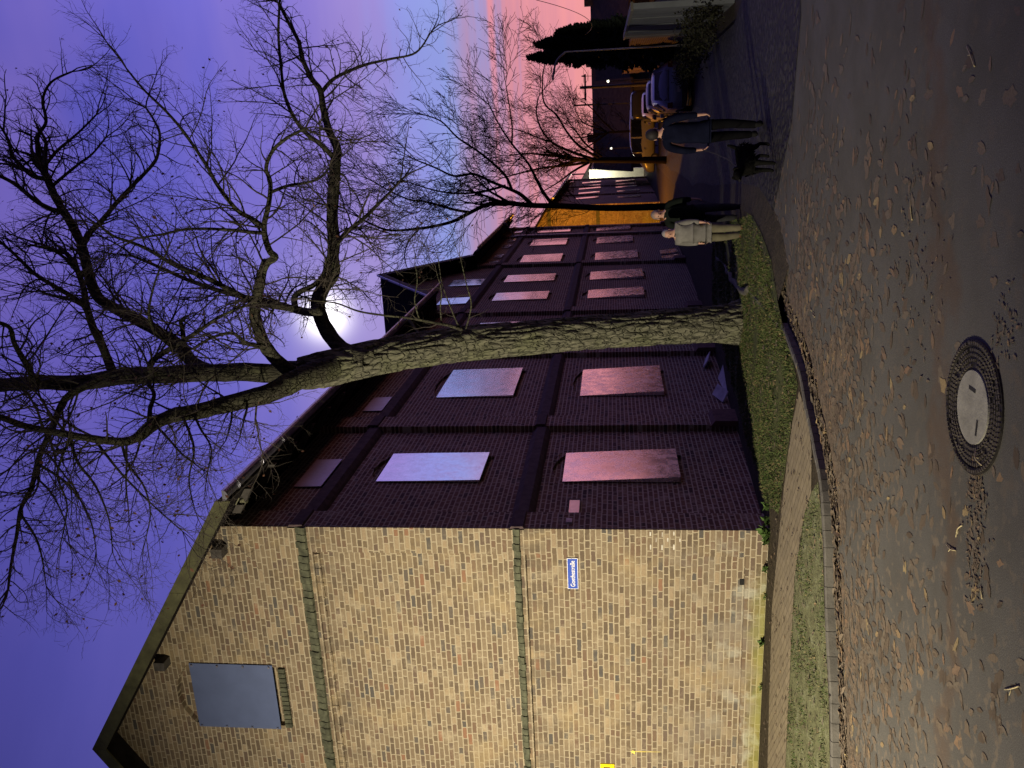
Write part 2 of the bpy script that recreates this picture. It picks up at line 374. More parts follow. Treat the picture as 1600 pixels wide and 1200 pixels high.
def empty(name, loc=(0,0,0), rz=0):
    o = bpy.data.objects.new(name, None); C.objects.link(o); o.location = loc; o.rotation_euler = (0,0,rz); o.empty_display_size = .2
    return o
def spline(pts, per=6, closed=False):
    P = [Vector(p) for p in pts]; out = []
    for i in range(len(P)-1):
        a,b,c,d = P[max(i-1,0)],P[i],P[i+1],P[min(i+2,len(P)-1)]
        for k in range(per):
            u = k/per
            out.append(.5*((2*b)+(c-a)*u+(2*a-5*b+4*c-d)*u*u+(3*b-a-3*c+d)*u**3))
    out.append(P[-1]); return out
def clip_y(poly, y, keep_less):
    out = []
    for i in range(len(poly)):
        a, b = poly[i], poly[(i+1)%len(poly)]
        ia = (a[1] <= y) == keep_less or a[1] == y; ib = (b[1] <= y) == keep_less or b[1] == y
        if ia: out.append(a)
        if ia != ib:
            u = (y-a[1])/(b[1]-a[1]); out.append((a[0]+(b[0]-a[0])*u, y))
    return out
from mathutils.geometry import tessellate_polygon
def sheet(name, poly, dz, mt, kind='structure'):
    """flat sheet that follows the fall of the street; cut into bands where the slope changes"""
    mb = MB(); ks = [k[0] for k in KN]
    tris = tessellate_polygon([[Vector((p[0],p[1],0)) for p in poly]])
    for tri in tris:
        T = [tuple(poly[i][:2]) for i in tri]
        for a, b in zip(ks, ks[1:]):
            q = clip_y(T, b, True)
            if len(q) >= 3: q = clip_y(q, a, False)
            if len(q) < 3: continue
            ar = sum(q[i][0]*q[(i+1)%len(q)][1]-q[(i+1)%len(q)][0]*q[i][1] for i in range(len(q)))
            if abs(ar) < 1e-7: continue
            if ar < 0: q = q[::-1]
            mb.add([(x,y,gz(y)+dz) for x,y in q], [tuple(range(len(q)))])
    o = mb.build(name, mt); tag(o, kind=kind); return o
def inpoly(x, y, poly):
    c = False; n = len(poly); j = n-1
    for i in range(n):
        if (poly[i][1] > y) != (poly[j][1] > y) and x < (poly[j][0]-poly[i][0])*(y-poly[i][1])/(poly[j][1]-poly[i][1])+poly[i][0]: c = not c
        j = i
    return c
rnd = random.Random(7)

# ------------------------------------------------------------------ ground, road, kerb, path
KB = [(-40,-19.55),(-10,-7.55),(-.67,-3.82),(-.07,-3.62),(.76,-3.22),(1.49,-2.95),(1.92,-2.65),(2.19,-2.26),(2.42,-1.88),(2.72,-1.41),(2.92,-.75),(3.02,-.25)]
KBs = [tuple(p[:2]) for p in spline([(x,y,0) for x,y in KB[2:]], 4)]; KBs = KB[:2]+KBs
def g2(X,Y): P = gnd(X,Y,-.05); return (P.x,P.y)
GE = [g2(1222,470), g2(1211,405), g2(1196,365), g2(1180,335)]
GE += [(GE[-1][0]-.15, GE[-1][1]+3), (3.3,13), (2.6,22), (2.3,37), (2.0,120)]
LEFTLINE = KBs + GE
ROADP = LEFTLINE + [(7.6,120),(7.4,20),(7.3,8),(7.9,5),(10,3.2),(20,2),(60,1),(60,-40),(-40,-40)]
sheet('ground', [(-400,-300),(400,-300),(400,590),(-400,590)], -.13, M['soil'])
COB0 = [(GE[2][0]-.1,GE[2][1]), (5.4,.2), (6.6,-.1), (9.5,1.0)]
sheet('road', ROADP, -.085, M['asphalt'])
sheet('cobbled_street', [COB0[0],COB0[1],COB0[2],COB0[3],(7.9,5),(7.3,8),(7.4,20),(7.6,120),(2.0,120),(2.3,37),(2.6,22),(3.3,13),GE[4],GE[3]], -.079, M['cobble'])
VERGE = LEFTLINE + [(-40,120)]
sheet('verge', VERGE, 0, M['soil'])
mb = MB()                                   # bank from verge down to road where no kerb stands
for a, b in zip(GE, GE[1:]):
    mb.add([(a[0],a[1],gz(a[1])),(b[0],b[1],gz(b[1])),(b[0]+.20,b[1]-.08,gz(b[1])-.035),(a[0]+.20,a[1]-.08,gz(a[1])-.035)], [(0,1,2,3)])
    mb.add([(a[0]+.20,a[1]-.08,gz(a[1])-.035),(b[0]+.20,b[1]-.08,gz(b[1])-.035),(b[0]+.55,b[1]-.2,gz(b[1])-.092),(a[0]+.55,a[1]-.2,gz(a[1])-.092)], [(0,1,2,3)])
tag(mb.build('verge_edge', dirt('verge_edge',(.045,.04,.026),(.065,.055,.036),(.09,.075,.045))), kind='structure')
mb = MB()
for i in range(len(KBs)-1):
    a, b = Vector((*KBs[i],0)), Vector((*KBs[i+1],0)); d = (b-a).normalized(); a = a+d*.003; b = b-d*.003; a.z = b.z = .004*math.sin(i*7.3); n = Vector((-d.y,d.x,0))
    o0, o1 = -.015, .085
    mb.prism([a-n*.0+Vector((0,0,-.2)), a+n*.07+Vector((0,0,-.2)), a+n*.07+Vector((0,0,.012)), a+n*.02+Vector((0,0,.014)), a+Vector((0,0,.0))], b-a)
tag(mb.build('kerb', M['kerb']), kind='structure')
PIN = [(-40,-3.3),(-3.37,-.71),(-.91,-.5),(.67,-.80),(1.47,-1.0),(2.05,-1.2),(2.5,-1.45)]
POUT = [(2.36,-1.95),(2.08,-2.2),(1.62,-2.3),(1.26,-2.06),(.27,-1.74),(-2.42,-1.81),(-40,-6.5)]
sheet('path', PIN+POUT, .008, M['paver'])
MD = [(-40,-6.5),(-2.42,-1.81),(.27,-1.74),(1.26,-2.06),(1.62,-2.3),(1.85,-2.55),(1.46,-2.84),(.74,-3.10),(-.1,-3.50),(-.7,-3.70),(-10,-7.42),(-40,-19.4)]
sheet('mossy_verge', MD, .004, M['mossdirt'])

# ------------------------------------------------------------------ the brick factory
def fill(mb, loops, to3):
    """fill a 2D outline with holes; loops = [outer, hole, hole...]"""
    flat = [p for l in loops for p in l]
    tris = tessellate_polygon([[Vector((p[0],p[1],0)) for p in l] for l in loops])
    mb.add([to3(*p) for p in flat], [tuple(t_) for t_ in tris])
def fix_normals(o):
    bm = bmesh.new(); bm.from_mesh(o.data); bmesh.ops.remove_doubles(bm, verts=bm.verts, dist=1e-5)
    bmesh.ops.recalc_face_normals(bm, faces=bm.faces); bm.to_mesh(o.data); bm.free()
def archloop(a0, a1, z0, z1, rise):
    n = 7; mid = (a0+a1)/2; hw = (a1-a0)/2
    top = [(mid+hw*math.cos(PI*k/(n-1)), z1+rise*(1-math.cos(PI*k/(n-1))**2)) for k in range(n)]
    return [(a0,z0),(a1,z0)] + top
FX, PXL = -.13, -.108                        # plane of the recessed fields, plane of the metal sheets
def bent_sheet(a0,a1,z0,z1,to3,seed,wob=.006,n=7,m_=10, seam=False, lean=.075):
    """a thin metal sheet, slightly buckled, with real thickness; to3(a,z,out)"""
    mb = MB(); r = random.Random(seed)
    parts = [(z0,z1)] if not seam else [(z0,z0+(z1-z0)*.46),(z0+(z1-z0)*.45,z1)]
    for k,(b0,b1) in enumerate(parts):
        ox = r.random()*50
        g = [[(a0+(a1-a0)*i/n, b0+(b1-b0)*j/m_) for i in range(n+1)] for j in range(m_+1)]
        base = .004*(1-k); tilt = lean+.02*(r.random()-.3)*(lean>.03)
        vs = []
        for j in range(m_+1):
            for i in range(n+1):
                a,z = g[j][i]; e = mnoise.noise(Vector((a*1.1+ox, z*.9, seed)))*wob + tilt*(z1-z)/(z1-z0)
                vs.append(to3(a,z,base+e+.003))
        N = len(vs)
        for j in range(m_+1):
            for i in range(n+1):
                a,z = g[j][i]; vs.append(to3(a,z,base-.006))
        w = n+1; fs = []
        for j in range(m_):
            for i in range(n):
                q = (j*w+i, j*w+i+1, (j+1)*w+i+1, (j+1)*w+i); fs.append(q); fs.append(tuple(x+N for x in q[::-1]))
        rim = [i for i in range(w)] + [j*w+n for j in range(1,m_+1)] + [m_*w+i for i in range(n-1,-1,-1)] + [j*w for j in range(m_-1,0,-1)]
        mb.add(vs, fs); vr = [vs[x] for x in rim]+[vs[x+N] for x in rim]; q = len(rim)
        mb.add(vr, [(i,i+q,(i+1)%q+q,(i+1)%q) for i in range(q)])
    return mb
def bolts(a0,a1,z0,z1,to3):
    mb = MB()
    for a in (a0+.03, a1-.03):
        for k in range(4):
            z = z0+.05+(z1-z0-.1)*k/3
            mb.prism([to3(a-.014,z-.014,.002),to3(a+.014,z-.014,.002),to3(a+.014,z+.014,.002),to3(a-.014,z+.014,.002)], Vector(to3(0,0,.03))-Vector(to3(0,0,0)))
    return mb
L1 = 37.0
bld = empty('brick_building', (0,0,0))
tag(bld, 'long brick factory with lit tan gable end and metal sheets over its windows', 'building', 'brick factory buildings')
def to_x(plane): return lambda a,z,o=0: (plane+o, a, z)
def to_y(plane): return lambda a,z,o=0: (a, plane-o, z)
wins = []                                    # (y0,y1,z0,z1,material,seam,rough arch)
up=[(752.7,709.4,587,615.6,749.4,765),(620.6,577.5,682,709,800,818),(469,457,771,775,854,858),(440,429.5,790,792,866,868),(410,398,813,818,876,879),(383.5,374,830,833,884,887),(363,357,841,842,891,892)]
lo=[(753,708,878.5,885,1063,1056),(618,577,906,911.5,1037,1031),(465,452.5,918,919.5,1006,1006),(436,424,922,922.5,1005,1004.5),(405.5,394,930,930,997,996),(379.5,370.5,932,933,989,988),(360,354.5,932,932,985,985)]
for lst, row in ((up,1),(lo,0)):
    for i,(Yn,Yf,a,b,c,d) in enumerate(lst):
        pn, pf = onx((a+c)/2,Yn,PXL), onx((b+d)/2,Yf,PXL)
        zt = (onx(a,Yn,PXL).z+onx(b,Yf,PXL).z)/2; zb = (onx(c,Yn,PXL).z+onx(d,Yf,PXL).z)/2
        wins.append((pn.y,pf.y,zb,zt,'alu',(row,i) in ((0,1),(1,4))))
wins.append((12.45,13.75,4.25,6.08,'alu',False))
small = [(1.69,2.9,7.02,7.50,'alu_dull'),(5.62,6.55,7.0,7.42,'alu_dull'),(16.6,17.65,7.0,8.0,'alu'),(19.95,21.25,6.98,8.22,'alu')]
for Y,xa,xb in [(412,757,774),(401,769,784),(386,782,795),(376,785,803),(362,801,815)]:
    p_ = onx((xa+xb)/2,Y,PXL); small.append((p_.y-.5,p_.y+.5,7.02,7.42,'alu'))
wins += [w+(False,) for w in small]
wins += [(24.6,25.75,-.62,.08,'alu',False),(26.35,27.4,-.64,.08,'alu',False)]
mbw = MB(); holes = []; opn = []
to3 = to_x(FX)
for (a0,a1,z0,z1,mm,seam) in wins:
    rise = .0 if z1 < 1 else (.10 if z1 > 6.5 else .17)
    if rise and z1 > 6.5: rise = .05
    h = archloop(a0+.06,a1-.06,z0-.10 if z0>.5 else z0+.02,z1+(.03 if z1<7 and z1>1 else -.04),max(rise,.012)); holes.append(h)
    n = len(h)
    inf = MB(); inf.add([to3(a,z,-.06) for a,z in h], [tuple(range(n))])
    for i in range(n):
        (p,q),(r_,s_) = h[i],h[(i+1)%n]
        inf.add([to3(p,q),to3(r_,s_),to3(r_,s_,-.06),to3(p,q,-.06)], [(0,1,2,3)])
    o = inf.build('window', M['side'], bld); fix_normals(o); opn.append(o)
fill(mbw, [[(0.05,-1.6),(L1,-1.6),(L1,7.95),(23.9,7.95),(19.65,10.55),(15.4,7.95),(0.05,7.95)]]+holes, to3)
o = mbw.build('wall', M['side'], bld); fix_normals(o); tag(o, 'dark long street wall in purple dusk light')
for k,(a0,a1,z0,z1,mm,seam) in enumerate(wins):
    w_ = bent_sheet(a0,a1,z0,z1,to_x(PXL),k+3,.006 if mm=='alu' else .003,seam=seam,lean=.075 if z1 < 3.5 else .03 if mm == 'alu' else .012)
    ob = w_.build('metal_sheet', M['alu_low' if mm == 'alu' and z1 < 3.5 else mm], opn[k], True)
    if False and z1 < 7 and a0 < 9: bolts(a0,a1,z0,z1,to_x(PXL)).build('bolts', M['iron'], ob)
    if z1 > 1 and z1 < 6.9:                  # segmental arch of soldier bricks above the opening
        mbx = MB(); n = 12; hw = (a1-a0)/2+.05; mid=(a0+a1)/2
        for i in range(n):
            u0,u1 = -1+2*i/n, -1+2*(i+1)/n
            f_ = lambda u,dz: (mid+u*hw*(1+dz*.25), z1+.075+.17*(1-u*u)+dz)
            q = [f_(u0,0),f_(u1-.012,0),f_(u1-.012,.13),f_(u0,.13)]
            mbx.prism([to3(a,z,.001) for a,z in q], (.008,0,0))
        mbx.build('arch', M['side'], opn[k])
# pilasters, ledges and plinth on the long wall
PIL = [(0.0,.55),(4.36,4.95),(9.75,10.3),(14.75,15.35),(24.0,24.55),(33.2,33.75),(36.5,L1)]
mbp = MB()
for i,(a,b) in enumerate(PIL):
    z1 = 7.95
    if i == 0: continue
    mbp = MB(); mbp.box(FX-.05,0,a,b,-1.6,z1); mbp.build('pilaster', M['side'], bld)
mbp = MB(); mbp.box(FX-.05,0,.049,.55,-1.6,7.95); mbp.build('pilaster', M['side'], bld)
for zt,zb in ((3.64,3.42),(6.96,6.72)):
    mb = MB(); edges = [0.55]
    spans = []
    cur = .55
    for a,b in PIL[1:]: spans.append((cur,a)); cur = b
    for a,b in spans: mb = MB(); mb.prism([(FX-.02,a,zt+.07),(FX-.02,a,zb-.10),(FX+.05,a,zb-.06),(-.012,a,zb),(-.012,a,zt-.06)], (0,b-a,0)); mb.build('string_course', M['darkband'], bld)
    mb = MB()
    for a,b in PIL: mb = MB(); mb.prism([(-.02,a+.0,zt+.02),(-.02,a,zb),(.035,a,zb+.02),(.035,a,zt-.03)], (0,b-a,0)); mb.build('pilaster_band', M['darkband'], bld)
mb = MB()
for i,(a,b) in enumerate(PIL[1:]): mb = MB(); mb.prism([(-.02,a-.05,gz(a)-.4),(.09,a-.05,gz(a)-.4),(.09,a-.05,gz(a)+.42),(-.02,a-.05,gz(a)+.5)], (0,b-a+.1,0)); mb.build('pilaster_foot', M['infill'], bld)
# gable end
RS, XR, ZE = .629, -3.79, 8.0                # roof slope, ridge x, underside of roof over the wall
zr = lambda x: ZE + (-x)*RS if x >= XR else ZE + (x-2*XR)*RS
XL = 2*XR
ty = to_y(0)
f1 = [(-.41,.30),(XL+.41,.30),(XL+.41,3.42),(-.41,3.42)]; f2 = [(-.41,3.72),(XL+.41,3.72),(XL+.41,6.62),(-.41,6.62)]
gw = [ony(295,1035,-.02),ony(424,1040.6,-.02),ony(441,1140,-.02),ony(312,1133,-.02)]
gx1 = (gw[0].x+gw[1].x)/2; gx0 = (gw[2].x+gw[3].x)/2; gz1 = (gw[0].z+gw[3].z)/2; gz0 = (gw[1].z+gw[2].z)/2
gh = archloop(gx0+.05,gx1-.05,gz0-.2,gz1+.06,.24)
mb = MB(); fill(mb, [[(0,-1.2),(XL,-1.2),(XL,ZE),(XR,zr(XR)),(0,ZE)], f1, f2, gh], ty)
for f_ in (f1,f2):
    mb.add([(a,.055,z) for a,z in f_], [(0,1,2,3)])
    for i in range(4):
        (p,q),(r_,s_) = f_[i],f_[(i+1)%4]; mb.add([(p,0,q),(r_,0,s_),(r_,.055,s_),(p,.055,q)], [(0,1,2,3)])
mb.box(-.12,-.0005,.0005,.0495,-1.2,ZE-.02)
o = mb.build('gable_wall', M['gable'], bld); tag(o, 'tan brick gable end lit by a street lamp')
mb = MB(); n = len(gh); mb.add([(a,.1,z) for a,z in gh], [tuple(range(n))])
for i in range(n):
    (p,q),(r_,s_) = gh[i],gh[(i+1)%n]; mb.add([(p,0,q),(r_,0,s_),(r_,.1,s_),(p,.1,q)], [(0,1,2,3)])
o = mb.build('gable_opening', M['gable'], bld); fix_normals(o)
mb = MB(); n = 15; hw = (gx1-gx0)/2+.02; mid = (gx0+gx1)/2
for i in range(n):
    u0,u1 = -1+2*i/n, -1+2*(i+1)/n
    f_ = lambda u,dz: (mid+u*hw*(1+dz*.3), gz1+.06+.24*(1-u*u)+dz)
    mb.prism([ty(*f_(u0,.0),.0), ty(*f_(u1-.012,0),.0), ty(*f_(u1-.012,.16),.0), ty(*f_(u0,.16),.0)], (0,-.004,0))
mb.build('gable_arch', M['gable'], bld)
mb = MB(); k = 0; x = gx0+.05
while x < gx1-.1: mb.prism([(x,.0,gz0-.2),(x+.07,0,gz0-.2),(x+.07,-.05,gz0-.2),(x,-.05,gz0-.2)],(0,0,.11)); x += .085
mb.build('gable_sill', M['moss'], bld)
ob = bent_sheet(gx0,gx1,gz0,gz1,to_y(-.02),77,.003,lean=.0).build('window_sheet', M['alu_gable'], bld, True); tag(ob, 'blue grey sheet over the gable window')
bolts(gx0,gx1,gz0,gz1,to_y(-.022)).build('bolts', M['zinc'], ob)
# mossy ledges with a row of sloped bricks
for zt,zb,dp in ((3.66,3.50,.035),(6.97,6.70,.045)):
    mb = MB(); x = 0.0; r = random.Random(3)
    while x > XL:
        w_ = .118; j = r.uniform(-.012,.012); j2 = r.uniform(-.01,.01)
        mb.prism([(x,.045,zt+j*.3),(x,.045,zb-.03),(x,-dp+j2,zb+j),(x,-dp+j2,zb+.05+j)], (-w_+.012,0,0)); x -= w_
    mb.prism([(-.001,.04,zt-.02),(-.001,.04,zb-.01),(-.001,-dp+.018,zb+.006),(-.001,-dp+.018,zb+.04)], (XL+.002,0,0))
    mb.build('gable_ledge', M['moss'], bld)
mb = MB(); x = -.46; r = random.Random(5)    # corbel row under the upper ledge
while x > XL+.45:
    mb.box(x-.119,x,.030+r.uniform(-.006,.006),.08,6.53+r.uniform(-.008,.008),6.63+.03*r.random()); x -= .122
mb.build('corbel_course', M['gable'], bld)
mb = MB(); mb.box(-.885,-.785,.052,.07,.255,.365); 
d_ = mb.build('drain_hole', mat('void',(.004,.004,.004),.9), bld)
# roof
def slab(mb, prof, y0, y1): mb.prism([(x,y0,z) for x,z in prof], (0,y1-y0,0))
TH = .15
def prof(xe):                                # right half from eave xe up to the ridge
    return [(xe, ZE-xe*RS),(XR, ZE-XR*RS),(XR, ZE-XR*RS+TH*1.18),(xe, ZE-xe*RS+TH*1.18)]
def profl(): return [(XL-.58, ZE-.58*RS),(XL-.58, ZE-.58*RS+TH*1.18),(XR, ZE-XR*RS+TH*1.18),(XR, ZE-XR*RS)]
mb = MB(); slab(mb, prof(.58), -.38, 15.4); slab(mb, prof(-.25), 15.4, 23.95); slab(mb, prof(.58), 23.95, L1+.35); slab(mb, profl(), -.38, L1+.35)
mb.build('roof', M['tiles'], bld)
mb = MB()
for s in (0,1):                              # verge boards on the gable
    xs = [.6,-.9,-2.4,XR] if s == 0 else [XR,-5.2,-6.6,XL-.6]
    for a,b in zip(xs,xs[1:]):
        za,zb_ = zr(a),zr(b); j = .006*((len(mb.v)//8)%2)
        mb.prism([(a,-.385-j,za-.04),(b,-.385-j,zb_-.04),(b,-.385-j,zb_+TH*1.18+.015),(a,-.385-j,za+TH*1.18+.015)], (0,-.03,0))
mb.build('verge_board', M['verge'], bld)
mb = MB(); mb.prism([(.575,-.37,ZE-.58*RS-.03),(.575,-.37,ZE-.58*RS+.12),(.60,-.37,ZE-.58*RS+.12),(.60,-.37,ZE-.58*RS-.03)],(0,15.7,0)); mb.build('fascia', M['timber'], bld)
mb = MB()
def purlin(x,sz): z = zr(x)-.012; mb = MB(); mb.box(x-sz/2,x+sz/2,-.20,.0,z-sz-.12,z-.09); mb.build('purlin_end', M['timber'], bld)
for x in (-.36,-2.36,-5.2,-7.2): purlin(x,.145)
mb = MB(); y = .25
while y < L1:
    if not (15.3 < y < 24): mb = MB(); mb.prism([(0,y,ZE-.02),(.5,y,ZE-.5*RS-.02),(.5,y,ZE-.5*RS-.13),(0,y,ZE-.16)], (0,.1,0)); mb.build('rafter_foot', M['timber'], bld)
    y += .95
mb = MB(); mb.tube([(.28,.30,7.78),(.31,.30,7.69)],[.05,.065],10); mb.box(.235,.35,.25,.36,7.70,7.85); mb.build('rafter_end', M['alga_timber'], bld)
def gutter(y0,y1):
    mb = MB(); n = 8; r0 = .085; cx,cz = .685, ZE-.58*RS+.06
    pts = []
    for k in range(n+1):
        a = PI + PI*k/n; pts.append((cx+r0*math.cos(a), cz+r0*math.sin(a)))
    for k in range(n,-1,-1):
        a = PI + PI*k/n; pts.append((cx+(r0-.008)*math.cos(a), cz+(r0-.008)*math.sin(a)))
    mb.prism([(x,y0,z) for x,z in pts], (0,y1-y0,0))
    for yy in (y0,y1): mb.prism([(x,yy-.004,z) for x,z in pts[:n+1]], (0,.008,0))
    y = y0+.4
    while y < y1: mb.prism([(x,y,z-.004) for x,z in pts[:n+1]]+[(x,y,z-.015) for x,z in pts[:n+1]][::-1],(0,.03,0)); y += .9
    return mb
gutter(-.40,16.0).build('gutter', M['zinc'], bld); gutter(24.1,L1+.35).build('gutter', M['zinc'], bld)
def downpipe(y):
    mb = MB(); mb.tube(spline([(.685,y,ZE-.58*RS-.02),(.685,y,ZE-.58*RS-.12),(.1,y+.03,7.15),(.06,y+.03,7.0),(.06,y+.03,3.5),(.06,y+.03,gz(y)+.02)],5), .045, 10); return mb
downpipe(10.75).build('downpipe', M['zinc'], bld); downpipe(32.8).build('downpipe', M['zinc'], bld)
# cross gable facing the street
YC, ZC, HW = 19.65, 10.50, 4.3; CS = (ZC-7.72)/HW
mb = MB()
for s in (-1,1):
    mb.prism([(.42,YC,ZC),(.42,YC+s*HW,ZC-HW*CS),(.42,YC+s*HW,ZC-HW*CS+.18),(.42,YC,ZC+.18)], (-4.3,0,0))
mb.build('cross_gable_roof', M['tiles'], bld)
mb = MB()
for s in (-1,1): mb.prism([(.425,YC,ZC-.03),(.425,YC+s*HW,ZC-HW*CS-.03),(.425,YC+s*HW,ZC-HW*CS+.2),(.425,YC,ZC+.2)], (.03,0,0))
mb.build('cross_gable_board', M['zinc'] if False else M['timber'], bld)
mb = MB()
for s in (-1,1): mb.tube([(.43,YC+s*(HW-.05),ZC-HW*CS+.28),(.43,YC+s*.05,ZC+.26)], .04, 6)
mb.build('verge_capping', M['zinc'], bld)
# far end wall and back so the building is closed
mb = MB(); mb.add([(-.02,L1,-1.6),(XL,L1,-1.6),(XL,L1,ZE),(XR,L1,zr(XR)),(-.02,L1,ZE)], [(0,1,2,3,4)]); mb.add([(XL,.0,-1.6),(XL,L1,-1.6),(XL,L1,ZE),(XL,0,ZE)],[(0,1,2,3)])
mb.build('back_wall', M['sidex'], bld)

# things fixed to the wall
def text_mesh(body, size, to_world, mt, parent, name='lettering', ext=.0015):
    cu = bpy.data.curves.new(name, 'FONT'); cu.body = body; cu.size = size; cu.align_x = 'CENTER'; cu.align_y = 'CENTER'; cu.extrude = ext
    tmp = bpy.data.objects.new(name, cu); C.objects.link(tmp); bpy.context.view_layer.update()
    dg = bpy.context.evaluated_depsgraph_get(); me = bpy.data.meshes.new_from_object(tmp.evaluated_get(dg)); bpy.data.objects.remove(tmp)
    me.name = name; o = bpy.data.objects.new(name, me); C.objects.link(o); me.materials.clear(); me.materials.append(mt)
    xs = [v.co.x for v in me.vertices]; return o, max(xs)-min(xs)
white_enamel = nm('white_enamel', (.75,.75,.74), .35, .04, 5); blue_enamel = nm('blue_enamel', (.035,.075,.36), .6, .1, 5, spec=.08)
sg = empty('street_sign', (-.735,.055,2.745)); tag(sg, 'blue enamel street name sign with white lettering on the tan gable', 'sign')
SW, SH = .50, .155
mb = MB(); mb.box(-.735-SW/2,-.735+SW/2,.040,.054,2.745-SH/2,2.745+SH/2); mb.build('plate', blue_enamel, sg)
mb = MB(); x0,x1,z0,z1 = -.735-SW/2,-.735+SW/2,2.745-SH/2,2.745+SH/2; e = .006
for b in ((x0,x1,z0,z0+e),(x0,x1,z1-e,z1),(x0,x0+e,z0+e,z1-e),(x1-e,x1,z0+e,z1-e)): mb.box(b[0],b[1],.0375,.0405,b[2],b[3])
mb.build('border', white_enamel, sg)
tx, wd = text_mesh('Goethestraße', .1, None, white_enamel, sg)
s = .42/wd; tx.parent = sg; tx.location = (0,-.0185,-.004); tx.rotation_euler = (PI/2,0,0); tx.scale = (s,s*1.25,s)
mb = MB()
for x in (-1.01,): 
    for z in (2.69,2.80): mb.tube([(x,.056,z),(x,.035,z)], .011, 8)
mb.build('screws', M['iron'], sg)
pk = nm('pale_plaque', (.62,.58,.58), .3, .1, 8, .05, 10, .6)
pc = empty('wall_plaque', (FX,.8,2.75)); tag(pc, 'small pink reflecting plaque beside the nearest lower window sheet', 'plaque')
mb = MB(); mb.box(FX-.01,FX+.03,.58,1.22,2.665,2.825); mb.build('plate', pk, pc)
mb = MB()
for b in ((.565,.58,2.655,2.835),(1.22,1.235,2.655,2.835)): mb.box(FX-.01,FX+.04,*b)
for b in ((.58,1.22,2.65,2.665),(.58,1.22,2.825,2.84)): mb.box(FX-.01,FX+.04,*b)
mb.build('rim', M['timber'], pc)
mb = MB(); mb.box(-.01,.03,.17,.30,2.74,2.83); mb.box(.03,.034,.2,.27,2.765,2.805); o = mb.build('bell_plate', nm('bell', (.3,.26,.3), .4), None); tag(o, 'tiny grey plate near the dark corner of the factory', 'plate')
hy = empty('hydrant_sign', (-4.1,.05,2.27)); tag(hy, 'yellow sign half cut off at the photo edge on the tan gable', 'sign')
a_, b_ = ony(938,1194,.03), ony(959,1200,.03)
mb = MB(); mb.box(a_.x-.22,a_.x,.035,.054,b_.z-.01,a_.z+.0); mb.build('plate', nm('yellow_enamel',(.75,.55,.01),.4,.05,5), hy)
mb = MB(); mb.box(a_.x-.075,a_.x-.055,.033,.0345,a_.z-.15,a_.z-.05); mb.box(a_.x-.12,a_.x-.10,.033,.0345,a_.z-.15,a_.z-.05); mb.build('marks', M['iron'], hy)
# yellow paint splash on the gable
mb = MB(); c_ = ony(989,1175,.05); r = random.Random(4); pts=[]
for k in range(10):
    a = 2*PI*k/10; rr = (.052 if k%2==0 else .026)*r.uniform(.7,1.2); pts.append((c_.x+rr*math.cos(a),.0545,c_.z+rr*math.sin(a)))
mb.prism(pts,(0,-.003,0)); mb.prism([(c_.x+.0,.0545,c_.z-.035),(c_.x+.012,.0545,c_.z-.035),(c_.x+.02,.0545,c_.z-.42),(c_.x+.016,.0545,c_.z-.42)],(0,-.003,0))
tag(mb.build('paint_splash', nm('yellow_paint',(.62,.50,.10),.6,.15,20)), 'yellow paint splash with a drip on the gable bricks', 'paint mark')
# white mortar dabs at the corner
r = random.Random(9); wm_ = nm('white_mortar',(.46,.44,.38),.9,.15,20)
for k in range(3):
    z = 1.62-.165*k
    for q in range(3): mb = MB(); x1 = -.02-.1*q-r.uniform(0,.02); mb.box(x1-r.uniform(.05,.09),x1,-.004,0,z-.08*(q%2)+r.uniform(-.004,.004),z-.08*(q%2)+r.uniform(.01,.02)); mb.build('mortar_dab', wm_, bld)
# broken ledge boards leaning at the wall foot
bo_ = nm('pale_board',(.42,.40,.42),.6,.3,5)
for q,(y0,y1,z0,x1,dz) in enumerate( ((8.55,9.25,.02,.06,-.12),(6.0,6.45,-.12,.10,.16),(6.5,7.6,-.26,.20,.05))):
    mb = MB(); mb.prism([(FX+.02,y0,z0),(x1,y0+.05,z0-.10),(x1+.015,y0+.05,z0-.085),(FX+.03,y0,z0+.03)], (.03,y1-y0,dz))
    tag(mb.build('broken_board', bo_), ['pale board fragment at the dark wall foot nearest the tree trunk','shortest pale board fragment at the dark wall foot nearest the corner','longest pale board lying lowest at the dark wall foot'][q], 'board')

# second factory building further down the street, gable under a sodium lamp
Y2 = onx(900,323,0).y
b2 = empty('brick_building', (0,Y2,0)); tag(b2, 'farther brick factory with orange lamplit gable and rows of narrow windows', 'building', 'brick factory buildings')
E2 = onx(862,317,0).z; L2 = 26.0
mb = MB(); mb.add([(0,Y2,-2),(0,Y2+L2,-2),(0,Y2+L2,E2),(0,Y2,E2)],[(0,1,2,3)]); mb.add([(XL,Y2+L2,-2),(XL,Y2,-2),(XL,Y2,E2),(XL,Y2+L2,E2)],[(0,1,2,3)])
for a,b in ((.02,.6),(8.4,9.0),(17,17.6),(26,26.6),(35,35.6)): mb.box(0,.12,Y2+a,Y2+b,-2,E2-.05)
mb.build('wall', M['side'], b2)
mb = MB(); mb.add([(0,Y2,-2),(0,Y2,E2),(XR,Y2,E2-XR*RS),(XL,Y2,E2),(XL,Y2,-2)],[(0,1,2,3,4)]); mb.build('gable_wall', M['gable'], b2)
mb = MB(); mb.add([(0,Y2+L2,-2),(0,Y2+L2,E2),(XR,Y2+L2,E2-XR*RS),(XL,Y2+L2,E2),(XL,Y2+L2,-2)],[(4,3,2,1,0)]); mb.build('gable_wall', M['side'], b2)
mb = MB()
for z in (3.0,6.3): mb.box(XL,.0,Y2-.08,Y2-.001,z,z+.22)
mb.build('gable_ledge', M['moss'], b2)
mb = MB()
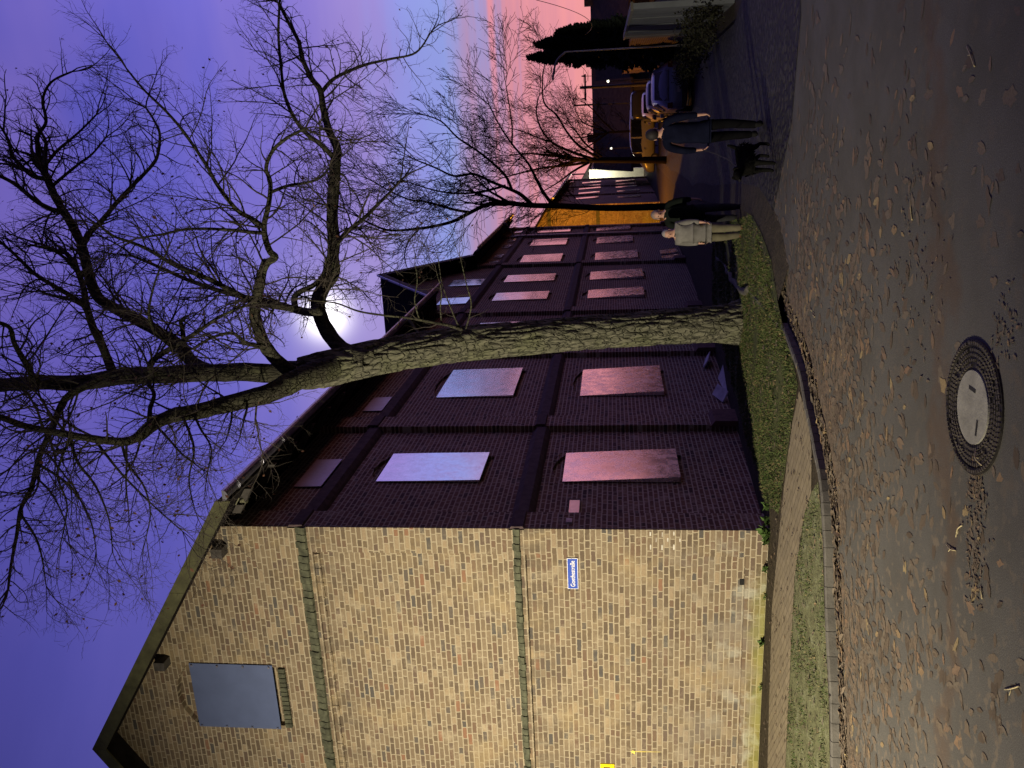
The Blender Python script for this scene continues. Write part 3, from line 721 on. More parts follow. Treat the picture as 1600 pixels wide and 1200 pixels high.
pr = [(.6,E2-.6*RS),(XR,E2-XR*RS),(XL-.6,E2-.6*RS),(XL-.6,E2-.6*RS+.18),(XR,E2-XR*RS+.18),(.6,E2-.6*RS+.18)]
mb.prism([(x,Y2-.4,z) for x,z in pr], (0,L2+.8,0)); mb.build('roof', M['tiles'], b2)
mb = MB(); mb.tube([(.66,Y2-.4,E2-.36),(.66,Y2+L2,E2-.36)],.08,8); mb.build('gutter', M['zinc'], b2)
for (xa,xb,Y,w_) in [(900,935,309.7,3.2),(904,937,301.6,3.0),(905,938,294.7,2.4),(905,938,291,2.2),(910,939,285.3,2.0),(911,939,280.6,1.8),(965,1001,307.4,2.6),(964,999,298.4,2.4),(962,995,292,2.0),(962,993,288,2.0),(962,992,282.5,2.0),(964,988,278,1.8),(874,881,309,1.6),(876,884,304,1.5),(880,888,297,1.5),(884,891,292.5,1.4),(890,896,285,1.4),(891,896,281,1.4)]:
    p_ = onx((xa+xb)/2,Y,.02); za,zb_ = onx(xa,Y,.02).z, onx(xb,Y,.02).z
    if p_.y > Y2+L2-.8: continue
    ww = min(1.1*p_.y/58, 1.5)
    bent_sheet(p_.y-ww/2,p_.y+ww/2,zb_,za,to_x(.02),int(Y*7),.004,3,3).build('window_sheet', M['alu'], b2, True)
# third building: pale rendered gable under a white lamp
P3a, P3b = onx(920,272,.3), onx(1006,266,.3)
Y3 = P3a.y; X3 = .3
b3 = empty('rendered_building', (X3,Y3,0)); tag(b3, 'narrow pale lit gable beyond the second factory', 'building')
hw3 = 3.0
xr = at(950,263,Y3-CAM.y).x; zt3 = P3a.z
mb = MB(); mb.box(-6,xr,Y3+2,Y3+16,-2,zt3); mb.build('wall', nm('pale_render',(.62,.60,.50),.9,.1,3,.2,20), b3)
mb = MB(); mb.prism([(-6.4,Y3+1.7,zt3),(xr+.4,Y3+1.7,zt3),((xr-6)/2,Y3+1.7,zt3+2.2)],(0,14.6,0)); mb.build('roof', M['tiles'], b3)

# ------------------------------------------------------------------ lamps
LAMP = Vector((-3.9,-10.0,5.0))
def street_lamp(base, h, arm, col, power, label, group=None, radius=.12, metal='timber', aim=None):
    z0 = gz(base[1]); e = empty('street_lamp', (base[0],base[1],z0)); tag(e, label, 'street lamp', group)
    mb = MB(); mb.tube([(base[0],base[1],z0-.1),(base[0],base[1],z0+.9),(base[0],base[1],z0+.92),(base[0],base[1],z0+h)],[.085,.085,.055,.04],10); mb.build('post', M[metal], e, True)
    tip = Vector((base[0]+arm[0], base[1]+arm[1], z0+h+.1))
    mb = MB(); mb.tube(spline([(base[0],base[1],z0+h-.02),(base[0]+arm[0]*.4,base[1]+arm[1]*.4,z0+h+.12),tip],4), .028, 8); mb.build('arm', M[metal], e, True)
    mb = MB(); a = Vector((arm[0],arm[1],0)).normalized(); mb.tube([tip-a*.15+Vector((0,0,.03)), tip+Vector((0,0,.06)), tip+a*.35+Vector((0,0,.05)), tip+a*.45],[.06,.12,.11,.03],12); mb.build('housing', M[metal], e, True)
    mb = MB(); c = tip+a*.12+Vector((0,0,-.06)); mb.tube([c-a*.13,c-a*.1,c+a*.1,c+a*.13],[.02,.05,.05,.02],10); mb.build('bulb', emit('lamp_glow',col,12), e, True)
    l = bpy.data.lights.new('lamp_light','SPOT' if aim else 'POINT'); l.energy = power; l.color = col; l.shadow_soft_size = radius
    lo_ = bpy.data.objects.new('lamp_light', l); C.objects.link(lo_); lo_.location = c+Vector((0,0,-.12-radius*.5))
    if aim:                                    # the reflector throws most of the light forward, at the gable
        l.spot_size = R(122); l.spot_blend = 1.0; lo_.rotation_euler = (Vector(aim)-lo_.location).to_track_quat('-Z','Y').to_euler()
    return e
street_lamp((LAMP.x-.6,LAMP.y-.3), LAMP.z, (.6,.3), (1,.87,.65), 10800, 'warm street lamp on the corner in front of the tan gable', aim=(-2.1,-1.9,.8))
street_lamp((-2.5,40.3), 5.6, (.8,.2), (1,.38,.03), 3600, 'orange sodium lamp between the two brick factories')

# ------------------------------------------------------------------ bare trees
def jitter(v, a, r): return Vector((v.x+r.gauss(0,a), v.y+r.gauss(0,a), v.z+r.gauss(0,a)))
class Twigs:
    """twigs that fork off the limbs: each one curves, rises towards the light and forks again"""
    def __init__(s, seed, up=.25, droop=0): s.r = random.Random(seed); s.mb = MB(); s.tips = []; s.up = up; s.n = 0
    def grow(s, p, d, ln, r0, lvl, maxl):
        r = s.r; ns = (9,6,4,3)[min(lvl,3)]; st = ln/ns; pts = [p]; cur = Vector(p); d = Vector(d).normalized(); ax = jitter(Vector(),.12,r)
        dirs = [d]
        for i in range(ns):
            d = (jitter(d,.13,r)+ax*.5+Vector((0,0,s.up*.18))).normalized()
            cur = cur + d*st; pts.append(cur); dirs.append(d)
        rr = [r0*(1-.72*i/ns) for i in range(ns+1)]
        s.mb.tube(pts, rr, 4 if lvl == 0 else 3, False); s.n += 1
        if lvl < maxl:
            k = max(2, int(ln/(.125,.085,.08)[min(lvl,2)]))
            for j in range(k):
                u = .12+.88*(j+r.random())/k; i = min(int(u*ns), ns-1); f = u*ns-i
                q = pts[i].lerp(pts[i+1], f); dd = dirs[i]
                sd = dd.orthogonal(); sd.rotate(Matrix.Rotation(r.uniform(0,2*PI),3,dd))
                a = r.uniform(.45,1.0); nd = dd*math.cos(a)+sd*math.sin(a)
                s.grow(q, nd, ln*r.uniform(.28,.55)*(1.15-.6*u), max(rr[i]*.62,.0022), lvl+1, maxl)
        else: s.tips.append((pts[-1], d))
    def along(s, pts, rads, step, ln, maxl=2, ang=(.6,1.25), start=.15, bias=None):
        r = s.r; L = sum((b-a).length for a,b in zip(pts,pts[1:])); x = L*start; acc = 0
        for i,(a,b) in enumerate(zip(pts,pts[1:])):
            sl_ = (b-a).length
            while x < acc+sl_:
                q = a.lerp(b,(x-acc)/sl_); d = (b-a).normalized(); sd = d.orthogonal(); sd.rotate(Matrix.Rotation(r.uniform(0,2*PI),3,d))
                if bias: sd = (sd+bias*.6).normalized()
                t_ = r.uniform(*ang); nd = d*math.cos(t_)+sd*math.sin(t_); fr = x/L
                s.grow(q, nd, ln*r.uniform(.5,1.25)*(1.1-.5*fr), max(min(rads[i]*.45,.016),.005), 0, maxl)
                x += step*r.uniform(.5,1.5)
            acc += sl_
def limb_pts(data, d0, d1, per=5, wob=.0):
    n = len(data); raw = [at(X,Y,d0+(d1-d0)*(i/max(1,n-1))**.8) for i,(X,Y) in enumerate(data)]
    return spline(raw, per)
def taper(n, a, b, e=1.0): return [a+(b-a)*(i/(n-1))**e for i in range(n)]

TB = gnd(1158,505); Z0 = (TB-CAM).dot(FWD)
DT = lambda X: Z0 + (12.6-Z0)*min(1,max(0,(1160-X)/640))
elm = empty('bare_tree', TB); tag(elm, 'large bare tree with furrowed grey green trunk leaning over the verge', 'tree', 'bare trees along the street')
TR = [(1175,504,76),(1160,505,70),(1135,506,62),(1100,507,57),(1000,514,54),(900,521,54),(800,530,55),(700,540,57),(600,556,57),(540,569,58),(500,578,60),(470,583,52)]
pc_ = [at(X,Y,DT(X)) for X,Y,w_ in TR]; P_ = spline(pc_, 14); rw = []
ws = [w_*DT(X)/F_PX/2 for X,Y,w_ in TR]
for i in range(len(TR)-1):
    for k in range(14): rw.append(ws[i]+(ws[i+1]-ws[i])*k/14)
rw.append(ws[-1])
def barked(pts, rad, n, seed, amp=.035, flare=True):
    """trunk with long, deep bark ridges modelled in the surface"""
    mb = MB(); up = None; vs = []; acc = 0
    for i,p in enumerate(pts):
        d = (pts[min(i+1,len(pts)-1)]-pts[max(i-1,0)]).normalized()
        if up is None: up = d.orthogonal().normalized()
        up = (up-d*up.dot(d)).normalized(); sd = d.cross(up)
        if i: acc += (pts[i]-pts[i-1]).length
        for k in range(n):
            a = 2*PI*k/n; c = Vector((math.cos(a),math.sin(a),0))
            q = Vector((c.x*rad[i]*1.0, c.y*rad[i]*1.0, acc*.24+seed))
            w_ = mnoise.noise(q*2.2+Vector((0,0,9)))*.35
            q2 = Vector((q.x*12.5+w_*3, q.y*12.5+w_*3, q.z*8.5))
            f = 1-abs(mnoise.noise(q2))*2.2; g2_ = 1-abs(mnoise.noise(q2*2.1+Vector((5,1,2))))*2
            e = -amp*max(0,f-.45)*1.7 - amp*.3*max(0,g2_-.5) + .02*mnoise.noise(q*1.3)
            if flare and acc < .7: e += .11*max(0,(.7-acc)/.7)**2*(.6+.7*mnoise.noise(Vector((c.x*2.1,c.y*2.1,seed))))
            vs.append(p+(up*c.x+sd*c.y)*(rad[i]+e))
    fs = [(i*n+k,i*n+(k+1)%n,(i+1)*n+(k+1)%n,(i+1)*n+k) for i in range(len(pts)-1) for k in range(n)]
    fs.append(tuple(range(len(vs)-n,len(vs)))); mb.add(vs,fs); return mb
barked(P_, rw, 120, 3.3, .045).build('trunk', M['bark'], elm, True)
DF = 12.6                                     # depth at the fork
LIMBS = {                                     # pixels of the photo, widths, depth at both ends
 'A': ([(545,568),(500,578),(450,580),(400,584),(300,583),(200,588),(100,597),(0,601),(-80,600)], 40,20, 12.75,12.0),
 'B': ([(520,576),(470,592),(430,608),(393,622),(330,638),(280,648),(240,664),(212,684)], 42,17, 12.5,10.6),
 'B2':([(225,676),(200,688),(172,688),(150,686),(110,680),(50,668),(0,652),(-60,640)], 15,9, 10.7,9.6),
 'C': ([(170,588),(130,605),(100,627),(83,667),(63,710),(50,760),(33,793),(27,833),(17,883),(13,920)], 14,3.5, 12.2,11.2),
 'D': ([(575,560),(548,551),(525,533),(507,508),(498,478),(505,452),(522,430),(521,400),(520,350),(522,300),(525,250)], 27,17, 12.5,13.6),
 'D1':([(525,252),(527,232),(515,205),(505,170),(500,140),(485,120),(472,90),(467,65),(450,35),(435,5)], 15,4, 13.6,14.4),
 'D2':([(520,245),(500,225),(480,210),(460,185),(445,150),(440,115),(435,50),(437,-10)], 9,3.5, 13.6,13.0),
 'D3':([(502,145),(520,124),(548,110),(575,100),(610,92),(650,82),(672,52)], 7,2.5, 14,14.6),
 'D4':([(527,380),(545,360),(570,340),(590,320),(610,300),(625,282)], 9,3.5, 13.2,14.2),
 'D5':([(500,486),(480,487),(455,482),(425,473),(390,466),(350,456),(300,440),(250,418),(205,400)], 15,4, 12.7,13.6),
 'D6':([(462,484),(460,466),(470,456),(490,446),(505,430),(512,405),(516,380),(514,352),(512,320)], 11,4, 12.8,13.4),
 'D7':([(456,482),(430,478),(395,470),(362,455),(325,436),(275,415),(240,395),(212,382),(180,370),(160,355)], 12,3.5, 12.6,11.2),
 'E': ([(485,585),(455,578),(428,556),(414,538),(403,508),(400,485),(405,458),(410,428),(418,407)], 24,14, 12.4,11.4),
 'E1':([(418,410),(430,402),(422,393),(415,373),(413,352),(417,333),(421,310),(422,285),(416,262),(427,235),(450,215),(478,200)], 12,4.5, 11.4,10.8),
 'E2':([(412,355),(390,340),(370,328),(340,290),(320,255),(290,210),(260,175),(225,140),(198,108)], 9,3, 11.2,10.2),
 'E3':([(412,364),(390,362),(350,359),(295,358),(250,366),(215,372)], 7,3, 11.3,10.4),
 'E4':([(424,300),(450,290),(480,285),(500,278),(515,262)], 6,3, 11,11.4),
 'E5':([(420,548),(400,540),(385,536),(372,525),(360,520),(330,528),(300,545)], 9,3.5, 12,11.2),
 'F': ([(330,580),(300,568),(280,540),(225,505),(190,485),(155,465),(138,425),(128,390),(115,358),(100,330),(82,296),(70,272)], 22,12, 12.5,13.6),
 'F1':([(70,275),(60,248),(58,220),(62,207),(72,190),(67,160),(72,140),(85,125),(112,112)], 8,3, 13.6,14.2),
 'F2':([(74,280),(50,275),(30,257),(18,242),(14,222),(5,205)], 8,4, 13.6,13.2),
 'F3':([(80,292),(100,275),(125,255),(145,240),(165,215)], 6,2.5, 13.5,14),
 'F4':([(68,262),(88,237),(108,220),(130,200),(150,180)], 6,2.5, 13.6,14.2),
 'F5':([(129,385),(140,365),(160,345),(180,320),(200,298),(225,272),(245,247),(250,212),(240,187),(228,168)], 10,3, 13.1,14.0),
 'F6':([(112,352),(100,333),(75,325),(50,310),(25,290),(0,275),(-30,262)], 10,5, 13.3,12.6),
 'F7':([(138,428),(120,423),(100,402),(80,390),(60,385)], 8,3, 13,12.4),
 'G': ([(178,588),(160,540),(145,510),(134,475),(130,448),(118,415),(104,396)], 15,7, 12.3,12.8),
 'G2':([(136,480),(110,462),(85,447),(57,430),(37,412),(17,392),(-5,372)], 9,4, 12.6,12.0),
 'H': ([(75,596),(57,594),(37,562),(22,535),(15,512),(-5,503)], 11,6, 12.0,10.8),
 'I': ([(240,584),(234,575),(240,562),(262,547),(287,532),(307,520),(332,502),(350,492),(385,478)], 12,4, 12.0,10.8),
 'I2':([(270,543),(250,527),(237,510),(232,487),(240,450),(250,420),(262,390)], 6,2.5, 11.4,10.4),
 'I3':([(287,530),(284,512),(282,503),(289,496)], 8,6, 11.5,11.4),
 'J': ([(232,664),(233,640),(240,616),(232,600),(222,585)], 8,5, 10.8,11.4),
 'K': ([(722,515),(700,508),(682,505),(640,497),(597,492),(560,486),(525,474),(490,470)], 6,2, 12.9,12.0),
 'K2':([(728,513),(733,495),(736,472),(728,440),(720,405)], 3.2,1.5, 12.9,12.2),
 'K3':([(718,513),(708,490),(700,470),(690,440),(685,405)], 3,1.4, 12.9,12.2),
 'K4':([(690,506),(688,480),(690,455),(682,425)], 2.6,1.3, 12.7,12.0),
 'K5':([(655,499),(648,470),(652,440),(648,410)], 2.6,1.3, 12.5,11.8),
 'L2':([(360,625),(362,650),(358,672),(352,690)], 5,1.8, 11.7,11.0),
 'L3':([(300,640),(312,668),(330,700),(325,735)], 5,1.8, 11.2,10.4),
 'L4':([(240,660),(265,688),(285,710),(305,725),(318,735)], 5,1.6, 10.8,10.0),
 'L5':([(190,690),(200,725),(225,760),(235,800),(228,840)], 5,1.6, 10.6,10.2),
 'L6':([(110,680),(120,720),(150,760),(170,810),(175,850)], 6,1.8, 10.2,10.0),
 'L8': ([(150,690),(190,740),(240,790),(285,830)], 5,1.6, 10.5,10.1),
 'L9': ([(285,650),(303,700),(295,750),(305,800)], 5,1.6, 11,10.4),
 'L10':([(60,725),(110,760),(140,810),(150,860)], 5,1.6, 11.5,11),
 'L11':([(30,800),(60,850),(72,915)], 5,1.6, 11.4,11),
 'L12':([(110,684),(90,740),(105,790),(95,850)], 5,1.6, 10.2,10.0),
 'L7':([(55,745),(80,770),(100,810),(108,850)], 4,1.5, 11.6,11.2),
}
tw = Twigs(11, up=.35); nleaf = []
for k,(pts_,w0,w1,d0,d1) in LIMBS.items():
    P = limb_pts(pts_, d0, d1, 6); n = len(P)
    sd_ = sum(map(ord,k))
    P = [p + Vector((mnoise.noise(p*1.9+Vector((sd_,0,0))), mnoise.noise(p*1.9+Vector((0,sd_,0))), mnoise.noise(p*1.9+Vector((0,0,sd_)))))*min(.06,.3*w1*d0/F_PX)*min(1,i/4) for i,p in enumerate(P)]
    dep = [(p-CAM).dot(FWD) for p in P]
    rd = [max(.004,(w0+(w1-w0)*(i/(n-1))**.8)*dep[i]/F_PX/2) for i in range(n)]
    rd = [x*(1+.10*mnoise.noise(Vector((i*.35,sd_,0)))) for i,x in enumerate(rd)]
    if w0 > 20: mbL = barked(P, rd, 28, sd_*.1, .016, False)
    else: mbL = MB(); mbL.tube(P, rd, 12 if w0 > 10 else 7)
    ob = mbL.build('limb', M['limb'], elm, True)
    if k[0] in 'L': tw.up = -.15
    else: tw.up = .35
    thin = w0 < 8
    step = .105 if not thin else .085
    if k in ('A','B','D','E'): tw.along(P, rd, .19, 1.35, 2, start=.35)
    elif k[0] == 'K': tw.along(P, rd, .30, .55, 1, start=.2)
    else: tw.along(P, rd, step, 1.25 if not thin else .95, 2, start=.1)
    e_ = (P[-1]-P[-3]).normalized()
    if k not in ('I3','B','E','D'):
        for _ in range(3): tw.grow(P[-1], jitter(e_,.3,tw.r), 1.0, rd[-1]*.8, 0, 2)
ob = tw.mb.build('twigs', M['twig'], elm); tag(ob, kind='stuff')
mbl = MB(); r = random.Random(3)
for p,d in tw.tips:
    if r.random() < .055:
        a = jitter(Vector((0,0,-1)),.5,r).normalized()*r.uniform(.03,.07); b = a.orthogonal().normalized()*r.uniform(.01,.022)
        mbl.add([p,p+a*.5+b,p+a,p+a*.5-b],[(0,1,2,3)])
ob = mbl.build('withered_leaves', M['dryleaf'], elm); tag(ob, kind='stuff')
print('twigs', tw.n, 'faces', len(tw.mb.f))

# trees further down the street: traced stems, grown twigs
def far_tree(label, base, stems, depth, seed, step, ln, maxl=2, spread=0, up=.5):
    stems = [(a,b*.72,c*.6) for a,b,c in stems]; step *= .55; e = empty('bare_tree', base); tag(e, label, 'tree', 'bare trees along the street')
    T = Twigs(seed, up); r = random.Random(seed)
    for k,(pts_,w0,w1) in enumerate(stems):
        dz = r.uniform(-spread,spread) if k else 0
        P = limb_pts(pts_, depth+(0 if k == 0 else dz*.2), depth+dz, 5); n = len(P); rd = [max(.008,x*depth/F_PX/2) for x in taper(n,w0,w1,.8)]
        mb = MB(); mb.tube(P, rd, 8); mb.build('trunk' if k == 0 else 'limb', M['fartwig'], e, True)
        old = T.grow
        T.along(P, rd, step, ln, maxl, start=.25 if k else .55)
        for _ in range(3): T.grow(P[-1], jitter((P[-1]-P[-3]).normalized(),.25,r), ln, rd[-1]*.8, 0, maxl)
    o = T.mb.build('twigs', M['fartwig'], e); tag(o, kind='stuff'); print('far twigs', T.n); return e
b_ = gnd(1078,322)
def scaled(cls_len): return cls_len
class FarTwigs: pass
_grow = Twigs.grow
def far_grow(s, p, d, ln, r0, lvl, maxl):
    r = s.r; ns = (7,5,3)[min(lvl,2)]; st = ln/ns; pts = [p]; cur = Vector(p); d = Vector(d).normalized(); ax = jitter(Vector(),.12,r); dirs=[d]
    for i in range(ns):
        d = (jitter(d,.10,r)+ax*.4+Vector((0,0,s.up*.16))).normalized(); cur = cur+d*st; pts.append(cur); dirs.append(d)
    rr = [max(r0*(1-.7*i/ns),.008) for i in range(ns+1)]
    s.mb.tube(pts, rr, 3, False); s.n += 1
    if lvl < maxl:
        k = max(2,int(ln/(.24,.2)[min(lvl,1)]))
        for j in range(k):
            u = .12+.88*(j+r.random())/k; i = min(int(u*ns),ns-1); q = pts[i].lerp(pts[i+1],u*ns-i); dd = dirs[i]
            sd = dd.orthogonal(); sd.rotate(Matrix.Rotation(r.uniform(0,2*PI),3,dd)); a = r.uniform(.35,.8)
            s.grow(q, dd*math.cos(a)+sd*math.sin(a), ln*r.uniform(.35,.6)*(1.15-.5*u), max(rr[i]*.6,.0065), lvl+1, maxl)
Twigs.grow = far_grow
far_tree('bare arching tree beside the orange lit gable', b_, [
  ([(1085,322),(1030,323),(950,325),(880,322),(832,321),(800,318)],17,12),
  ([(805,318),(775,317),(755,322),(735,332),(710,345),(685,352),(655,357),(610,360),(580,350),(562,340)],11,4),
  ([(735,332),(712,328),(690,322),(665,315),(640,312),(612,300),(585,285)],7,3),
  ([(832,321),(815,305),(800,297),(770,285),(740,272),(710,275),(680,262),(650,250)],10,3.5),
  ([(800,297),(790,275),(770,255),(745,235),(715,215),(690,190),(665,180)],7,3),
  ([(865,322),(850,302),(838,280),(825,255),(800,225),(780,195),(765,165)],9,3),
  ([(790,290),(750,300),(710,302),(670,295),(632,282)],6,2.5),
  ([(655,357),(640,375),(632,400),(640,430)],4,2),
  ([(800,225),(800,195),(795,160),(790,130)],4,2)], 34, 21, .42, 2.3, 2, 2.5)
b_ = gnd(1052,250)
far_tree('dark forked tree with several stems near the street vanishing point', b_, [
  ([(1050,250),(1010,250),(960,250),(915,250)],17,13),
  ([(930,250),(895,247),(860,243),(830,240),(800,242)],8,3),
  ([(925,252),(890,258),(850,262),(815,270),(785,278)],7,3),
  ([(925,248),(890,236),(862,222),(845,200),(838,175),(842,150)],7,2.5),
  ([(935,246),(905,228),(885,205),(870,180),(850,160),(848,120),(853,95)],6,2.5),
  ([(920,254),(895,268),(872,285),(850,298)],6,2.5),
  ([(940,244),(915,225),(900,205),(888,190)],5,2.5),
  ([(862,222),(840,215),(815,205),(795,200)],4,2)], 50, 22, .5, 2.4, 2, 3)
b_ = gnd(1025,205)
far_tree('thin bare shrub tree over the dark roofs', b_, [
  ([(1020,205),(985,205),(950,207)],6,5),([(950,207),(930,200),(910,190),(900,175)],4,2),([(950,207),(925,212),(905,215),(885,212)],4,2),([(950,207),(930,222),(912,232),(895,238)],4,2),([(960,206),(938,185),(925,170),(912,160)],4,2)], 60, 23, .5, 1.9, 2, 2)
Twigs.grow = _grow

# conifers: whorls of drooping sprays round a stem
def conifer(label, X, Y, Xb, depth, wpx, seed):
    top = at(X,Y,depth); base = at(Xb,Y,depth); base = Vector((base.x,base.y,gz(base.y))); H_ = top.z-base.z
    top = Vector((base.x,base.y,top.z))
    e = empty('conifer_tree', base); tag(e, label, 'conifer', 'conifers behind the garden wall')
    mb = MB(); mb.tube([base-Vector((0,0,.2)),base.lerp(top,.5),top],[.16,.09,.01],8); mb.build('trunk', M['fartwig'], e)
    mb = MB(); r = random.Random(seed); Rm = wpx*depth/F_PX/2
    n = 1500
    for i in range(n):
        u = r.random()**.8; z = base.z+.25+(H_-.25)*u; rad = Rm*(1-u)**.62*(.9+.16*math.sin(u*38))*r.uniform(.72,1.05)+.04
        a = r.uniform(0,2*PI); o_ = Vector((math.cos(a),math.sin(a),0)); p0 = Vector((base.x,base.y,z)); p1 = p0+o_*rad+Vector((0,0,-rad*.25+r.uniform(-.05,.15)))
        sd = Vector((-o_.y,o_.x,0)); w_ = rad*.28+.05
        for q in range(3):
            f0 = .35+.22*q; c0 = p0.lerp(p1,f0); c1 = p0.lerp(p1,f0+.33); ww = w_*(1-.22*q)
            mb.add([c0+sd*ww*.5, c0-sd*ww*.5, c1-sd*ww*.9+Vector((0,0,-.05-ww*.3)), c1+o_*.06, c1+sd*ww*.9+Vector((0,0,-.05-ww*.3))],[(0,1,2,3,4)])
    o = mb.build('crown', nm('conifer_needles'+str(seed),(.018,.026,.014),.9,.4,6), e)
conifer('taller pointed conifer behind the wall, right beside the orange lit post', 822, 80, 1000, 36, 64, 1)
conifer('shorter broad conifer behind the wall, further right of the pair', 834, 60, 1000, 33.5, 72, 2)
conifer('small stubby conifer crown lowest behind the grey wall', 868, 42, 1000, 32, 50, 3)
# shrubs along the foot of the garden wall
def shrub(label, c, rx, h, seed, n=700, leafmat='shrubleaf'):
    if leafmat not in M: M[leafmat] = island('shrub_leaves',[(0,(.007,.009,.005)),(1,(.016,.02,.009))])
    e = empty('shrub', c); tag(e, label, 'shrub', 'shrubs in front of the garden wall'); r = random.Random(seed)
    mb = MB()
    for k in range(9): mb.tube([c, c+Vector((r.gauss(0,.3*rx),r.gauss(0,.3*rx),h*r.uniform(.4,.8)))],[.015,.006],4)
    mb.build('stems', M['fartwig'], e); mb = MB()
    for i in range(n):
        v = jitter(Vector(),1,r).normalized()*r.random()**.4; q = mnoise.noise(v*1.7+Vector((seed,0,0)))
        p = c+Vector((v.x*rx*(1+q*.6), v.y*rx*(1+q*.6), max(.03,h*.5+v.z*h*.55*(1+q*.7)))); a = jitter(Vector(),1,r).normalized()*.06; b = a.orthogonal().normalized()*.03
        mb.add([p,p+a*.5+b,p+a,p+a*.5-b],[(0,1,2,3)])
    mb.build('foliage', M[leafmat], e)

# ------------------------------------------------------------------ walls, posts and houses down the street
WA, WB = Vector((7.75,8.6)), Vector((8.15,20.6))
def wall_strip(name, label, A_, B_, z1, th, mt, cope=None, joints=None):
    d = (B_-A_).normalized(); n = Vector((d.y,-d.x)); e = empty(name,(A_.x,A_.y,gz(A_.y))); tag(e,label,'wall')
    def bar(mb, o0,o1,za,zb,s0=0.0,s1=None):
        s1 = (B_-A_).length if s1 is None else s1; ks = [s0]+[ (k-A_.y)/d.y for k,_ in KN if d.y>0 and s0 < (k-A_.y)/d.y < s1]+[s1]
        for u,v in zip(ks,ks[1:]):
            a = A_+d*u; b = A_+d*v
            P = [(a.x+n.x*o0,a.y+n.y*o0),(b.x+n.x*o0,b.y+n.y*o0),(b.x+n.x*o1,b.y+n.y*o1),(a.x+n.x*o1,a.y+n.y*o1)]
            mb.add([(x,y,za(y)) for x,y in P]+[(x,y,zb(y)) for x,y in P],[(3,2,1,0),(4,5,6,7),(0,1,5,4),(1,2,6,5),(2,3,7,6),(3,0,4,7)])
    mb = MB(); bar(mb,0,th,lambda y:gz(y)-.4,lambda y:z1); mb.build('panel', mt, e)
    if cope: mb = MB(); bar(mb,-.03,th+.03,lambda y:z1,lambda y:z1+.06); mb.build('coping', cope, e)
    if joints:
        mb = MB(); s = joints
        while s < (B_-A_).length: bar(mb,-.018,.0,lambda y:gz(y)-.3,lambda y:z1-.02,s-.05,s+.05); s += joints
        mb.build('posts', mt, e)
    return e
wall_strip('garden_wall','grey concrete garden wall on the right of the street',WA,WB,1.62,.12,nm('grey_wall',(.10,.11,.12),.95,.18,2,.2,20,0,.05),M['kerb'],2.6)
M['rbrick'] = brick('brick_garden', 1, SR, (.3,.26,.2))
wall_strip('brick_wall','low brick wall lit orange behind the parked cars',Vector((8.2,20.8)),Vector((8.3,48)),1.35,.25,M['rbrick'],M['infill'],6.0)
r = random.Random(8)
for i,(X,Y,s) in enumerate([(1120,20,1.0),(1110,48,.9),(1100,75,.8),(1125,5,.9),(1085,95,.8),(1075,112,.7)]):
    P = gnd(X+10,Y,0)
    d_ = CAM+(P-CAM)*1.0
    shrub(['dark shrub at the foot of the grey wall, largest by the road edge','dark leafy shrub before the middle of the grey wall','low dark shrub in front of the far end of the grey wall','dark shrub cut off by the photo edge beside the grey wall','dark bushy shrub beside the first parked car','small dark shrub nearest the first parked car'][i], Vector((P.x,P.y,gz(P.y))), .75*s, 1.0*s, 40+i, 600)
def post(name,label,cat,X0,X1,Y,depth,rad,mt):
    a = at(X0,Y,depth); b = at(X1,Y,depth); b = Vector((a.x,a.y,gz(a.y)))
    e = empty(name,b); tag(e,label,cat); mb = MB(); mb.tube([b,b+Vector((0,0,.6)),b+Vector((0,0,.62)),Vector((a.x,a.y,a.z))],[rad*1.3,rad*1.3,rad,rad*.7],8); mb.build('pole',mt,e,True)
    return e,a
pole_g = nm('galvanised_post',(.32,.30,.27),.6,.2,4)
pe, ptop = post('lamp_post','slim orange lit post in front of the conifers','post',884,1000,81,30,.03,pole_g)
mb = MB(); mb.tube(spline([ptop,ptop+Vector((-.3,.1,.35)),ptop+Vector((-.9,.2,.5))],4),.035,6); mb.build('arm',pole_g,pe)
ue, utop = post('utility_pole','dark wooden utility pole behind the parked cars carrying wires','pole',906,1000,137,48,.11,M['timber'])
mb = MB(); mb.box(utop.x-.7,utop.x+.7,utop.y-.05,utop.y+.05,utop.z-.35,utop.z-.25)
for k in (-.6,0,.6): mb.tube([(utop.x+k,utop.y,utop.z-.25),(utop.x+k,utop.y,utop.z-.1)],[.05,.03],6)
mb.build('crossarm', M['timber'], ue)
u2,u2t = post('utility_pole','thin grey utility pole left of the first, farther off','pole',896,1000,165,62,.08,M['timber'])
def wire(label,P,Q,sag,rad=.012):
    pts = [P.lerp(Q,k/20)-Vector((0,0,sag*4*(k/20)*(1-k/20))) for k in range(21)]
    mb = MB(); mb.tube(pts,rad,4,False); tag(mb.build('overhead_wire',M['timber'],None),label,'wire')
wire('long sagging wire crossing the pink sky beside the conifer', at(838,0,20), at(902,60,34), .9, .008)
wire('wire from the conifer down to the utility pole', at(880,88,40), at(915,130,48), .5)
wire('taut thin wire running from the conifer to the thin pole', at(880,91,44), at(897,165,62), .1)
white_l = (1,.93,.75)
